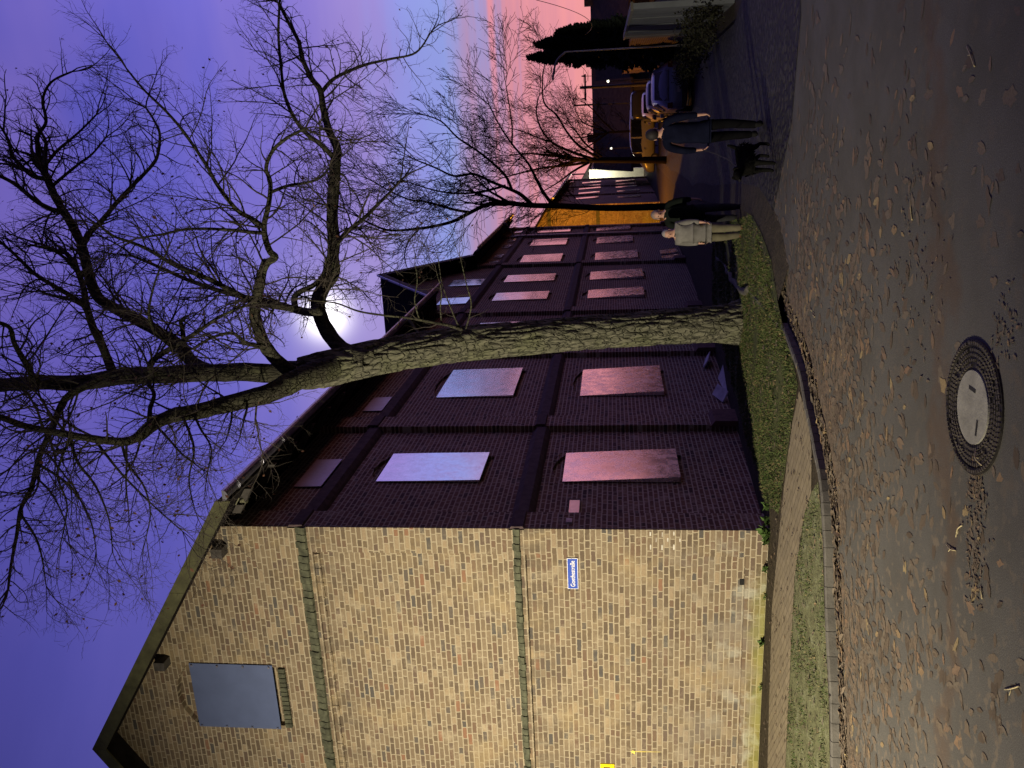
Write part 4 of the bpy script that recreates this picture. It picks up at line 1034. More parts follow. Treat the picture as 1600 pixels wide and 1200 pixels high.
# far houses: dark roofs under the sunset
def house(label,X0,X1,Yl,Yr,depth,dd,wallm,roofm,chim=True):
    """gabled house with its eaves to the street; Xridge X0, Xeave X1"""
    a = at(X1,Yl,depth); b = at(X1,Yr,depth); zr_ = at(X0,(Yl+Yr)/2,depth+dd/2).z; ze = a.z
    x0,x1 = min(a.x,b.x),max(a.x,b.x); y0 = CAM.y+0; y0 = min(a.y,b.y); e = empty('house',((x0+x1)/2,y0,gz(y0))); tag(e,label,'house','dark houses at the end of the street')
    mb = MB(); mb.box(x0,x1,y0+.3,y0+dd-.3,-1.6,ze); mb.add([(x0,y0+.3,ze),(x0,y0+dd-.3,ze),(x0,y0+dd/2,zr_)],[(0,1,2)]); mb.add([(x1,y0+.3,ze),(x1,y0+dd-.3,ze),(x1,y0+dd/2,zr_)],[(2,1,0)]); mb.build('wall',wallm,e)
    mb = MB()
    for s0,s1 in ((y0-.2,y0+dd/2),(y0+dd+.2,y0+dd/2)): mb.prism([(x0-.3,s0,ze-.1),(x0-.3,s1,zr_),(x0-.3,s1,zr_+.2),(x0-.3,s0,ze+.1)],(x1-x0+.6,0,0))
    rf = mb.build('roof',roofm,e)
    if chim:
        xc = x0+(x1-x0)*.3; mb = MB(); mb.box(xc,xc+.7,y0+dd/2-.35,y0+dd/2+.35,zr_-.6,zr_+.7); mb.build('chimney',wallm,rf)
    mb = MB(); n = max(2,int((x1-x0)/3))
    for i in range(n):
        xw = x0+(x1-x0)*(i+.5)/n; mb.box(xw-.5,xw+.5,y0+.25,y0+.31,ze-1.5,ze-.4)
    mb.build('window',M['iron'],e); return e,(x0,x1,y0,ze,zr_)
plast = nm('dark_render',(.12,.10,.085),.9,.25,2); rt = nm('dark_roof_tiles',(.075,.058,.045),.85,.3,3,.3,20)
h1,i1 = house('long dark house with a low roof under the pink sky',930,988,262,128,72,10,plast,rt)
h2,i2 = house('dark house behind the conifers at the right',927,986,128,24,78,10,plast,rt)
h3,i3 = house('dark house roof at the right photo edge',926,984,30,-90,66,10,plast,rt)
# aerials on the roof
for i,(X,Y) in enumerate([(912,97),(910,119)]):
    a = at(X,Y,82.5); b = at(936,Y,82.5); mb = MB(); mb.tube([b-Vector((0,0,.6)),a],.03,5)
    for k in range(3): mb.tube([a+Vector((-.6+.1*k,0,-.1-.45*k)),a+Vector((.6-.1*k,0,-.1-.45*k))],.02,4)
    tag(mb.build('roof_aerial',M['timber']),['television aerial on the dark roof nearer the conifer','television aerial on the dark roof nearer the utility pole'][i],'aerial')
# distant lamps, seen lit
def small_lamp(label,X,Y,depth,col,s,r0=.11,power=0):
    P = at(X,Y,depth); e = empty('street_lamp',(P.x,P.y,gz(P.y))); tag(e,label,'street lamp','lit lamps at the end of the street')
    mb = MB(); mb.tube([(P.x,P.y,gz(P.y)),(P.x,P.y,P.z+.1)],.04,6); mb.build('post',M['timber'],e)
    mb = MB(); mb.tube([P+Vector((0,0,-r0)),P+Vector((0,0,-r0*.5)),P+Vector((0,0,r0*.6)),P+Vector((0,0,r0))],[.02,r0,r0*.7,.03],10); mb.build('lantern',emit('lantern_glow',col,s),e,True)
    if power:
        l = bpy.data.lights.new('lamp_light','POINT'); l.energy = power; l.color = col; l.shadow_soft_size = .12; l.specular_factor = .15; q = bpy.data.objects.new('lamp_light',l); C.objects.link(q); q.location = P+Vector((0,-.35,-.25))
small_lamp('small white lamp in front of the dark house',950,127,66,white_l,3,.10)
small_lamp('small orange lamp low by the conifers',974,101,62,(1,.45,.1),1.2,.10)
small_lamp('white lamp behind the tree with several stems',955,232,66,white_l,2.2,.09)
small_lamp('white lamp low beside the pale van',990,229,60,white_l,2,.08)
pw = at(960,257,Y3-CAM.y-4)
l = bpy.data.lights.new('lamp_light','POINT'); l.energy = 900; l.color = (1,.95,.72); l.shadow_soft_size = .2; q = bpy.data.objects.new('lamp_light',l); C.objects.link(q); q.location = (-.2,Y3-.2,4.0); print('Y2',Y2,'Y3',Y3,'E2',E2)

# ------------------------------------------------------------------ parked cars
M['glass'] = mat('car_glass',(.004,.004,.006),.06,0,.6); M['tyre'] = nm('tyre',(.012,.012,.012),.85,.2,20); M['rim'] = nm('rim',(.25,.25,.27),.35,.1,10,0,60,.9)
M['tail'] = mat('tail_lens',(.12,.005,.004),.2,0,.5); M['plate'] = nm('number_plate',(.45,.45,.43),.5,.05,8)
def car_mesh(van=False):
    # stations along the length: y, half width, sill z, belt z, roof z, roof half width
    if not van: ST = [(-2.1,.62,.42,.62,.64,.55),(-2.05,.80,.26,.88,.90,.68),(-1.85,.86,.24,.95,1.10,.66),(-1.35,.88,.24,.97,1.42,.60),(-.5,.89,.24,.96,1.50,.61),(.35,.89,.24,.94,1.46,.60),(.85,.88,.24,.92,1.20,.62),(1.25,.87,.24,.90,.93,.66),(1.85,.82,.26,.80,.82,.62),(2.05,.66,.34,.62,.64,.5)]
    else: ST = [(-2.4,.8,.35,.9,1.2,.74),(-2.35,.92,.3,1.1,1.85,.84),(-2.2,.94,.28,1.1,1.98,.84),(0,.95,.28,1.1,2.02,.84),(1.0,.94,.28,1.1,1.95,.8),(1.7,.93,.28,1.05,1.2,.74),(2.2,.88,.3,.9,.95,.7),(2.35,.7,.35,.7,.72,.6)]
    def ring(s):
        y,w,zs,zb,zt,wr = s; h = [(w*.75,zs-.03),(w*.97,zs+.05),(w,(zs+zb)/2),(w*.985,zb-.06),(w*.95,zb),(wr+.02,max(zb,zt-.07)),(wr*.86,zt)]
        return [(x,y,z) for x,z in h]+[(-x,y,z) for x,z in h[::-1]]
    mb = MB(); rs = [ring(s) for s in ST]; n = 14; vs = [p for q in rs for p in q]; fs = []
    for i in range(len(rs)-1):
        for k in range(n): fs.append((i*n+k,i*n+(k+1)%n,(i+1)*n+(k+1)%n,(i+1)*n+k))
    fs += [tuple(range(n)),tuple(range(len(vs)-n,len(vs)))[::-1]]; mb.add(vs,fs)
    return mb, ST, rs
def make_car(label, loc, rz, paint, van=False):
    e = empty('parked_car' if not van else 'parked_van', loc, rz); tag(e,label,'car' if not van else 'van','vehicles parked in a row')
    mw = Matrix.LocRotScale(Vector(loc),Matrix.Rotation(rz,3,'Z').to_euler(),None)
    def put(mb,name,mt,par=e,sm=False):
        mb.v = [tuple(mw@Vector(p)) for p in mb.v]; return mb.build(name,mt,par,sm)
    mb,ST,rs = car_mesh(van); o = put(mb,'body',paint,e,True); fix_normals(o)
    md = o.modifiers.new('round','SUBSURF'); md.levels = 1; md.render_levels = 1
    def strip(i0,i1,k0,k1,off,shr=.06):
        q = [Vector(rs[i0][k0]),Vector(rs[i1][k0]),Vector(rs[i1][k1]),Vector(rs[i0][k1])]; c = sum(q,Vector())/4; nn = (q[1]-q[0]).cross(q[3]-q[0]).normalized()
        if nn.dot(c-Vector((0,c.y*.5,.6))) < 0: nn = -nn
        q = [p.lerp(c,shr)+nn*off for p in q]; m_ = MB(); m_.prism(q,nn*.006); return m_
    a_,b_,c_,d_ = (2,3,5,6) if not van else (1,2,4,5)
    put(strip(a_-1 if not van else 0,b_,6,7,.0,.08),'rear_window',M['glass'])
    put(strip(d_-1,d_+1 if not van else d_,6,7,.0,.08),'windscreen',M['glass'])
    for k0,k1 in ((4,5),(9,8)):
        for i0,i1 in zip(range(b_,d_),range(b_+1,d_+1)): put(strip(i0,i1,k0,k1,-.0,.07),'side_window',M['glass'])
    R0 = .31
    for sx in (-1,1):
        for y in (-1.3,1.35):
            w_ = MB(); pr_ = [(.0,.0),(.17,R0*.6),(.2,R0*.93),(.18,R0),(.03,R0),(0,R0*.93)]
            w_.tube([(sx*.72,y,R0),(sx*.74,y,R0),(sx*.9,y,R0),(sx*.92,y,R0)],[R0*.93,R0,R0,R0*.93],20); ww = put(w_,'wheel',M['tyre'])
            w_ = MB(); w_.tube([(sx*.91,y,R0),(sx*.935,y,R0)],[R0*.62,R0*.56],16); put(w_,'rim',M['rim'],ww)
        m_ = MB(); m_.prism([(sx*.60,-2.07,.78),(sx*.80,-2.03,.78),(sx*.82,-2.0,.96),(sx*.62,-2.05,.96)],(0,-.03,0)); put(m_,'tail_light',M['tail'])
        m_ = MB(); m_.prism([(sx*.5,2.0,.66),(sx*.74,1.93,.66),(sx*.72,1.88,.78),(sx*.5,1.95,.78)],(0,.04,.0)); put(m_,'headlight',M['rim'])
        m_ = MB(); m_.box(*sorted((sx*.88,sx*1.04)),.72,.82,.93,1.06); put(m_,'wing_mirror',paint)
    m_ = MB(); m_.box(-.26,.26,-2.115,-2.09,.50,.61); put(m_,'number_plate',M['plate'])
    m_ = MB(); m_.box(-.8,.8,-2.12,-2.0,.3,.44); put(m_,'bumper',M['timber'])
    return e
def paint(name,col): return nm(name,col,.28,.06,2,0,60,.35,.5)
def road_at(X,Y,depth): P = at(X,Y,depth); return (P.x,P.y,gz(P.y)-.08)
make_car('silver blue hatchback nearest in the row of parked cars', road_at(1040,139,33), R(2), paint('paint_silver_blue',(.20,.21,.30)))
make_car('dark hatchback second in the row of parked cars', road_at(1030,150,40.5), R(2), paint('paint_dark',(.09,.09,.12)))
make_car('pale car third in the row of parked cars', road_at(1020,164,48), R(2), paint('paint_pale',(.42,.40,.45)))
make_car('tall dark van behind the parked cars', road_at(1010,166,56), R(2), paint('paint_black',(.03,.03,.03)), True)
make_car('pale van parked on the left by the far lamps', road_at(1012,216,60), R(94), paint('paint_white',(.22,.22,.20)), True)

# ------------------------------------------------------------------ people and dog: skinned skeletons
def skin(name, nodes, edges, mt, parent, mw, sub=2, root=0):
    me = bpy.data.meshes.new(name); me.from_pydata([tuple(mw@Vector(p[:3])) for p in nodes], edges, []); me.materials.append(mt)
    o = bpy.data.objects.new(name, me); C.objects.link(o)
    md = o.modifiers.new('skin','SKIN'); md.use_smooth_shade = True
    for i,p in enumerate(nodes):
        sv = me.skin_vertices[0].data[i]; rr = p[3] if isinstance(p[3],tuple) else (p[3],p[3]); sv.radius = rr; sv.use_root = (i == root)
    s = o.modifiers.new('smooth','SUBSURF'); s.levels = sub; s.render_levels = sub
    bpy.context.view_layer.update(); dg = bpy.context.evaluated_depsgraph_get(); m2 = bpy.data.meshes.new_from_object(o.evaluated_get(dg)); m2.name = name
    o.modifiers.clear(); o.data = m2; m2.shade_smooth()
    if not m2.materials: m2.materials.append(mt)
    if parent: o.parent = parent; o.matrix_parent_inverse = parent_inv(parent)
    return o
skin_m = nm('skin',(.45,.26,.19),.6,.1,6)
def ellip(mb, c, r, n=10, m_=8):
    vs = []; fs = []
    for j in range(m_+1):
        t_ = PI*j/m_
        for i in range(n): a = 2*PI*i/n; vs.append((c[0]+r[0]*math.sin(t_)*math.cos(a), c[1]+r[1]*math.sin(t_)*math.sin(a), c[2]+r[2]*math.cos(t_)))
    for j in range(m_):
        for i in range(n): fs.append((j*n+i,(j+1)*n+i,(j+1)*n+(i+1)%n,j*n+(i+1)%n))
    mb.add(vs,fs)
def person(label, X, Y, H_, rz, coat, trousers, shoe, hair, stride=.18, arm=((.10,.05),(-.08,.05)), coatlen=.80, hood=False, woman=False, group=None, lean=0.0, hat=None, bend=None):
    P = gnd(X,Y,-.08); P.z = gz(P.y)-.075
    e = empty('person', P, rz); tag(e,label,'person',group); mw = Matrix.Translation(P)@Matrix.Rotation(rz,4,'Z')@Matrix.Scale(H_/1.75,4)
    sw = .185 if woman else .205
    f0, f1 = -stride, stride                   # front (-y) and back foot
    def leg(s,f): 
        kn = -.04-abs(f)*.3+f*.45
        return [(s*.10,0,.90),(s*.11,kn,.50),(s*.11,f,.10),(s*.12,f-.13,.035)]
    def armp(k,s): 
        fy,ox = arm[k]
        if bend and bend[k]: return [(s*sw,0,1.43),(s*(sw+.08),.03,1.16),(s*(sw-.02),-.20,1.08),(s*(sw-.04),-.27,1.08)]
        return [(s*sw,0,1.43),(s*(sw+.045+ox*.3),fy*.35+.03,1.17),(s*(sw+.05+ox*.5),fy-.03,.95),(s*(sw+.05+ox*.5),fy-.05,.87)]
    ls, rs = leg(1,f0), leg(-1,f1); la, ra = armp(0,1), armp(1,-1)
    # body: one continuous surface
    N = [(0,0,.96,(.15,.105)),(0,0,1.12,(.125,.095)),(0,-.005,1.32,(.155,.105)),(0,0,1.46,(.075,.065)),(0,-.01,1.53,(.052,.055)),(0,-.02,1.60,(.072,.085)),(0,-.015,1.67,(.078,.095)),(0,-.005,1.72,(.05,.06))]
    E = [(0,1),(1,2),(2,3),(3,4),(4,5),(5,6),(6,7)]
    for L_ in (ls,rs):
        b = len(N); N += [(*L_[0],.085),(*L_[1],.055),(*L_[2],.04),(*L_[3],.035)]; E += [(0,b),(b,b+1),(b+1,b+2),(b+2,b+3)]
    tipn = []
    for L_ in (la,ra):
        b = len(N); N += [(*L_[0],.052),(*L_[1],.04),(*L_[2],.028),(*L_[3],(.024,.014))]; E += [(3,b),(b,b+1),(b+1,b+2),(b+2,b+3)]; tipn.append(b+3)
        d = (Vector(L_[3])-Vector(L_[2])).normalized(); s = 1 if L_ is la else -1
        side = Vector((0,1,0)) if abs(d.z) > .6 else Vector((1,0,0)); curl = Vector((-s,0,0)) if abs(d.z) > .6 else Vector((0,0,-1))
        for k,(ofs,ln) in enumerate(((-.027,.078),(-.009,.088),(.009,.082),(.027,.062))):
            q0 = Vector(L_[3])+d*.03+side*ofs; q1 = q0+d*ln*.5+curl*.012; q2 = q1+d*ln*.35+curl*.03
            c = len(N); N += [(*q0,.0095),(*q1,.0085),(*q2,.007)]; E += [(b+3,c),(c,c+1),(c+1,c+2)]
        q0 = Vector(L_[2]).lerp(Vector(L_[3]),.7)-side*.03; q1 = q0-side*.018+d*.03; q2 = q1+d*.032+curl*.01
        c = len(N); N += [(*q0,.011),(*q1,.0095),(*q2,.008)]; E += [(b+3,c),(c,c+1),(c+1,c+2)]
    skin('body',N,E,skin_m,e,mw,1)
    # coat and trousers
    k = .022
    T = [(0,0,.93,(.17+k*.3,.125+k)),(0,0,1.12,(.15+k,.115+k)),(0,-.005,1.32,(.175+k*.5,.12+k)),(0,0,1.455,(.10,.085)),(0,.0,1.50,(.075,.075)),(0,0,coatlen,(.215,.165))]
    TE = [(0,1),(1,2),(2,3),(3,4),(0,5)]
    for L_ in (la,ra):
        b = len(T); T += [(*L_[0],.078),(*L_[1],.062),(*Vector(L_[1]).lerp(Vector(L_[2]),.93),.046)]; TE += [(3,b),(b,b+1),(b+1,b+2)]
    skin('coat',T,TE,coat,e,mw,2)
    T = [(0,0,.95,(.11,.085))]; TE = []
    for L_ in (ls,rs): b = len(T); T += [(*L_[0],.10),(*L_[1],.078),(*Vector(L_[1]).lerp(Vector(L_[2]),1.03),.060)]; TE += [(0,b),(b,b+1),(b+1,b+2)]
    skin('trousers',T,TE,trousers,e,mw,2)
    for L_ in (ls,rs):
        skin('shoe',[(L_[2][0],L_[2][1]+.05,.05,(.042,.05)),(L_[2][0],L_[2][1]-.04,.05,(.045,.05)),(L_[3][0],L_[3][1]-.03,.035,(.042,.034)),(L_[2][0],L_[2][1]+.01,.15,.05)],[(0,1),(1,2),(1,3)],shoe,e,mw,1,1)
    # head details
    mb = MB(); ellip(mb,(0,.018,1.665),(.093,.108,.105)); mb.v = [p for p in mb.v]
    mb.v = [(x,y if z > 1.60 else max(y,.02),z) if y > -.045 or z > 1.70 else (x,-.045-(y+.045)*.0,z) for x,y,z in mb.v]
    if woman: ellip(mb,(0,.06,1.57),(.085,.06,.10))
    mb.v = [tuple(mw@Vector(p)) for p in mb.v]; mb.build('hair' if not hat else 'hat',hair,e,True)
    def dot(name,c,r_,mt): m_ = MB(); ellip(m_,c,r_,8,6); m_.v = [tuple(mw@Vector(p)) for p in m_.v]; m_.build(name,mt,e,True)
    for s in (-1,1): dot('eye',(s*.031,-.098,1.625),(.011,.008,.008),M['iron']); dot('ear',(s*.086,.0,1.615),(.012,.02,.032),skin_m)
    dot('nose',(0,-.114,1.60),(.013,.018,.022),skin_m); dot('mouth',(0,-.103,1.562),(.024,.007,.006),nm('lips',(.3,.12,.1),.6,.1))
    # collar or scarf
    mb = MB(); mb.tube([(0.07*math.cos(a),.065*math.sin(a)-.005,1.485+.012*math.sin(a*2)) for a in [2*PI*k_/12 for k_ in range(13)]],.028,6,False); mb.v = [tuple(mw@Vector(p)) for p in mb.v]; mb.build('collar',coat if not woman else nm('scarf',(.03,.03,.028),.9),e,True)
    hd = [mw@(Vector(L_[3])) for L_ in (la,ra)]
    return e, hd
dk = lambda n,c: nm(n,c,.95,.25,7,.25,60,0,.0)
wcol = nm('cream_jacket',(.16,.155,.145),.95,.22,9,.5,16,0,.0)
person('person in a cream jacket and beige trousers walking beside a companion',1166,361,1.47,R(-6),wcol,dk('beige_trousers',(.13,.12,.08)),dk('brown_boots',(.16,.075,.05)),nm('grey_hair',(.25,.23,.235),.7,.15,30,.3,80),.13,((-.06,.02),(.10,.02)),.86,woman=True,group='people walking on the street')
person('person in a long dark green coat walking on the right of the couple',1160,331,1.66,R(4),dk('dark_green_coat',(.010,.013,.011)),dk('grey_trousers',(.03,.031,.034)),dk('black_shoes',(.015,.015,.015)),nm('thin_grey_hair',(.22,.17,.15),.7,.2,30,.3,80),.24,((.12,.05),(-.10,.0)),.72,group='people walking on the street')
pe_, hands = person('person in dark navy clothes standing in the road with a dog',1190,202,1.76,R(170),dk('navy_jacket',(.006,.007,.017)),dk('black_trousers',(.005,.005,.006)),dk('black_boots',(.012,.012,.012)),nm('dark_hair',(.015,.012,.012),.7,.2,30),.20,((-.12,.10),(.1,.04)),.80,group='people walking on the street')
# dog
P = gnd(1208,246,-.08); P.z = gz(P.y)-.078
dg_e = empty('dog',P,R(35)); tag(dg_e,'shaggy black dog standing on the road beside the person in navy','dog')
mw = Matrix.Translation(P)@Matrix.Rotation(R(66),4,'Z')@Matrix.Scale(.95,4)
fur = nm('black_fur',(.007,.007,.0065),.95,.4,25,.9,70,0,.0)
N = [(.0,0,.40,(.10,.12)),(-.17,0,.40,(.125,.135)),(-.30,0,.44,(.10,.11)),(-.40,0,.52,(.07,.075)),(-.47,0,.58,(.075,.072)),(-.58,0,.555,(.04,.04)),(-.635,0,.55,(.028,.028)),(.18,0,.42,(.085,.10)),(.28,0,.43,(.05,.06)),(.36,0,.50,.03),(.43,0,.56,.028),(.46,0,.62,.015)]
E = [(0,1),(1,2),(2,3),(3,4),(4,5),(5,6),(0,7),(7,8),(8,9),(9,10),(10,11)]
for s,st in ((1,.03),(-1,-.04)):
    b = len(N); N += [(-.27,s*.07,.32,.055),(-.26+st,s*.075,.18,.034),(-.28+st,s*.075,.05,.026),(-.315+st,s*.075,.025,.028)]; E += [(2,b),(b,b+1),(b+1,b+2),(b+2,b+3)]
    b = len(N); N += [(.22,s*.07,.33,.065),(.15-st,s*.08,.235,.042),(.27-st,s*.08,.16,.026),(.245-st,s*.08,.045,.024),(.21-st,s*.08,.025,.027)]; E += [(7,b),(b,b+1),(b+1,b+2),(b+2,b+3),(b+3,b+4)]
skin('body',N,E,fur,dg_e,mw,2)
for s in (-1,1):
    skin('ear',[(-.455,s*.05,.635,.02),(-.45,s*.085,.605,(.03,.012)),(-.455,s*.095,.55,(.022,.01))],[(0,1),(1,2)],fur,dg_e,mw,1)
    mb = MB(); ellip(mb,(-.535,s*.032,.60),(.008,.008,.008),6,5); mb.v = [tuple(mw@Vector(p)) for p in mb.v]; mb.build('eye',M['glass'],dg_e,True)
mb = MB(); ellip(mb,(-.66,0,.558),(.016,.018,.014),8,6); mb.v = [tuple(mw@Vector(p)) for p in mb.v]; mb.build('nose',M['tyre'],dg_e,True)
mb = MB(); r = random.Random(5)               # shaggy coat: tufts lying along the body
for i in range(900):
    x = r.uniform(-.36,.26); a = r.uniform(-.9,PI+.9); rr = .125-.05*abs(x+.12); c = Vector((x,rr*math.cos(a),.41+rr*math.sin(a)*1.05)); o_ = Vector((0,math.cos(a),math.sin(a)))
    t1 = c+Vector((.06,0,-.045))+o_*.018+jitter(Vector(),.012,r); sd = Vector((0,-o_.z,o_.y))*.012; mb.add([c+sd,c-sd,t1],[(0,1,2)])
mb.v = [tuple(mw@Vector(p)) for p in mb.v]; mb.build('fur',fur,dg_e)
hp = mw@Vector((-.36,0,.56)); 
wire_pts = [hands[0].lerp(hp,k/12)-Vector((0,0,.25*4*(k/12)*(1-k/12)*.5)) for k in range(13)]
mb = MB(); mb.tube(wire_pts,.006,5); tag(mb.build('dog_leash',M['timber']),'thin dark leash between the person in navy and the dog','leash')

# ------------------------------------------------------------------ manhole, edging stones, grass, leaves
MC = Vector((3.785,-5.845,-.085)); mh = empty('manhole_cover',MC); tag(mh,'round manhole cover with a pale concrete centre and ribbed iron rim','manhole cover')
def disc(r0,r1,z0,z1,n=64):
    mb = MB(); vs = []
    for k in range(n): a = 2*PI*k/n; c,s = math.cos(a),math.sin(a); vs += [(MC.x+r0*c,MC.y+r0*s,z0),(MC.x+r1*c,MC.y+r1*s,z0),(MC.x+r1*c,MC.y+r1*s,z1),(MC.x+r0*c,MC.y+r0*s,z1)]
    fs = []
    for k in range(n):
        a,b = 4*k,4*((k+1)%n); fs += [(a+3,a+2,b+2,b+3),(a+1,b+1,b+2,a+2),(a,a+3,b+3,b)]
    mb.add(vs,fs); return mb
z = MC.z
disc(.375,.415,z-.05,z+.012).build('frame',M['iron'],mh); disc(.232,.37,z-.05,z+.004).build('ring',M['iron'],mh)
mb = disc(.0,.228,z-.05,z+.013); mb.build('concrete_centre',M['concrete'],mh)
mb = MB(); r = random.Random(2)
for rad,cnt,w_,h_ in ((.258,52,.016,.011),(.29,60,.015,.012),(.322,66,.016,.012),(.353,72,.016,.011),(.395,80,.018,.018)):
    for k in range(cnt):
        if r.random() < .10: continue
        a = 2*PI*(k+(.5 if rad in (.29,.353) else 0))/cnt; da = .32*2*PI/cnt*r.uniform(.8,1.15); q = [(MC.x+rr*math.cos(b),MC.y+rr*math.sin(b),z+.0) for rr,b in ((rad-w_/2,a-da),(rad+w_/2,a-da),(rad+w_/2,a+da),(rad-w_/2,a+da))]
        mb.prism(q,(0,0,h_+.003))
mb.build('studs',nm('worn_iron',(.085,.075,.06),.5,.4,30,.3,60,.3),mh)
mb = MB()                                     # shallow lifting slots in the concrete
for x,y,a,b in ((.11,.02,.012,.05),(-.10,-.1,.05,.012)): mb.box(MC.x+x-a,MC.x+x+a,MC.y+y-b,MC.y+y+b,z+.012,z+.0145)
mb.build('slot',mat('slot_dark',(.01,.01,.01),.9),mh)
mb = MB(); r = random.Random(12); ed = [gnd(X,Y) for X,Y in ((1216,508),(1200,490),(1185,472),(1172,458))]
for a,b in zip(ed,ed[1:]):
    d = (b-a); n = Vector((-d.y,d.x,0)).normalized()*.07; h = Vector((0,0,.014))
    mb.prism([a-n*.5-h,a+n*.5-h,a+n*.4+h*.8,a-n*.4+h],d*.97)
tag(mb.build('edging_stones',M['kerb']),'row of weathered edging stones half sunk in the grass','edging')
SB = gnd(1166,452); mb = MB()
pts = [gnd(1172,452),gnd(1160,455)+Vector((0,0,.02)),gnd(1147,436)+Vector((0,0,.02)),gnd(1133,415),gnd(1118,400)]
mb.tube(spline(pts,5),taper(21,.075,.03),8); 
mb.v = [tuple(Vector(p)+Vector((mnoise.noise(Vector(p)*3)*.06,0,mnoise.noise(Vector(p)*4+Vector((3,3,3)))*.05))) for p in mb.v]
tag(mb.build('fallen_log',nm('pale_wood',(.085,.082,.065),.9,.35,6,.6,30),None,True),'pale weathered log lying in the dark beside the trunk','log')
# grass
GP = [(.55,-.62),(1.45,-.95),(2.05,-1.15),(2.55,-1.35),(2.8,-.95),(2.95,-.45)]+[GE[0],GE[1],GE[2],GE[3],(GE[3][0]-.6,7.5),(2.4,11),(.9,11),(.35,4),(.3,.4)]
sheet('grass_ground', GP, .006, dirt('grass_ground',(.055,.065,.025),(.075,.085,.03),(.10,.095,.045)))
GEs = [(a[0]+(b[0]-a[0])*k/8, a[1]+(b[1]-a[1])*k/8) for a,b in zip(GE[:4],GE[1:5]) for k in range(8)]
r = random.Random(31); mb = MB(); cnt = 0
while cnt < 30000:
    x,y = r.uniform(.2,4.6), r.uniform(-1.4,11)
    if r.random() > (1 if y < 5 else .35): continue
    if not inpoly(x,y,GP): continue
    dn = mnoise.noise(Vector((x*1.6,y*1.6,4)))
    if min(math.hypot(x-gx,y-gy) for gx,gy in GEs) < r.uniform(0,.35): continue
    if dn < -.22+r.uniform(-.25,.35): continue
    h = r.uniform(.022,.060)*(1+.6*dn); a = r.uniform(0,2*PI); w_ = r.uniform(.004,.008)*(1 if y < 5 else 2); lx,ly = r.gauss(0,.55)*h, r.gauss(0,.55)*h; c,s = math.cos(a)*w_,math.sin(a)*w_; z0 = gz(y)
    mb.add([(x-c,y-s,z0),(x+c,y+s,z0),(x+lx*.4+c*.6,y+ly*.4+s*.6,z0+h*.65),(x+lx,y+ly,z0+h*.9),(x+lx*.4-c*.6,y+ly*.4-s*.6,z0+h*.65)],[(0,1,2,3,4)]); cnt += 1
tag(mb.build('grass',M['grass']),'short green grass between the dark wall and the kerb','grass',kind='stuff')
# moss and weed tufts in the verge strip
mb = MB(); cnt = 0
while cnt < 7000:
    x,y = r.uniform(-4.6,1.9), r.uniform(-6,-1.7)
    if not inpoly(x,y,MD): continue
    dn = mnoise.noise(Vector((x*2.4,y*2.4,9)))
    if dn < -.05+r.uniform(-.15,.25): continue
    h = r.uniform(.012,.035); a = r.uniform(0,2*PI); w_ = r.uniform(.004,.009); c,s = math.cos(a)*w_,math.sin(a)*w_; lx,ly = r.gauss(0,.012),r.gauss(0,.012)
    mb.add([(x-c,y-s,.004),(x+c,y+s,.004),(x+lx,y+ly,.004+h)],[(0,1,2)]); cnt += 1
tag(mb.build('moss_tufts',M['grass']),'short moss and grass tufts on the dirt strip inside the kerb','moss',kind='stuff')
# weeds at the foot of the gable
def weed(x,y,h,n,seed):
    r2 = random.Random(seed); mb = MB()
    for k in range(n):
        a = r2.uniform(0,2*PI); ln = h*r2.uniform(.6,1.2); tp = Vector((x+math.cos(a)*ln*.6,y+math.sin(a)*ln*.6-.02,gz(y)+ln*r2.uniform(.35,.9))); b0 = Vector((x+r2.gauss(0,.03),y+r2.gauss(0,.02),gz(y))); md_ = b0.lerp(tp,.55)+Vector((0,0,ln*.15)); sd = Vector((-math.sin(a),math.cos(a),0))*ln*.17
        mb.add([b0,md_-sd,tp,md_+sd],[(0,1,2,3)])
    return mb
for i,(x,y,h,n) in enumerate([(.02,-.09,.18,26),(-.12,-.07,.13,18),(.16,-.02,.14,20),(.35,.05,.12,16),(-.55,-.07,.10,14),(-.98,-.08,.09,12),(-1.75,-.06,.12,16),(-2.5,-.07,.08,10),(.75,.2,.10,14)]):
    tag(weed(x,y,h,n,i).build('weed',M['weed']),['largest green weed at the factory corner','bushy weed against the gable just left of the corner','weed on the path edge right of the factory corner','small weed in shadow past the factory corner','weed sprig under the street sign','weed under the drain hole','weed by the yellow algae on the wall foot','tiny weed far along the gable foot','weed at the edge of the dark grass'][i],'weed','weeds at the wall foot')
# fallen leaves: the largest in view one by one, the rest as litter
def leaf_pts(L_,w_,lob,r2):
    n = 7; out = []
    for k in range(n+1):
        u = k/n; hw = w_*math.sin(PI*u)**.75*(1-.25*u)*(1+lob*math.sin(u*14)); out.append((u*L_-L_/2,hw))
    pts = out+[(a,-b*r2.uniform(.8,1)) for a,b in out[-2:0:-1]]; return pts
def leaf_at(mb,x,y,z,a,pts,curl,r2,lift=0):
    c,s = math.cos(a),math.sin(a); vs = [(x+c*u-s*v, y+s*u+c*v, z+.0025+abs(v)*curl+lift*max(0,u)+r2.random()*.002) for u,v in pts]
    vs.append((x,y,z+.003)); n = len(pts); mb.add(vs,[(i,(i+1)%n,n) for i in range(n)])
kl = [Vector((a,b,0)) for a,b in LEFTLINE]
def kerbdist(x,y):
    p = Vector((x,y,0)); best = 9
    for a,b in zip(kl[1:],kl[2:]):
        d = b-a; u = max(0,min(1,(p-a).dot(d)/d.length_squared)); best = min(best,(a+d*u-p).length)
    return best
r = random.Random(77); cand = []; tries = 0
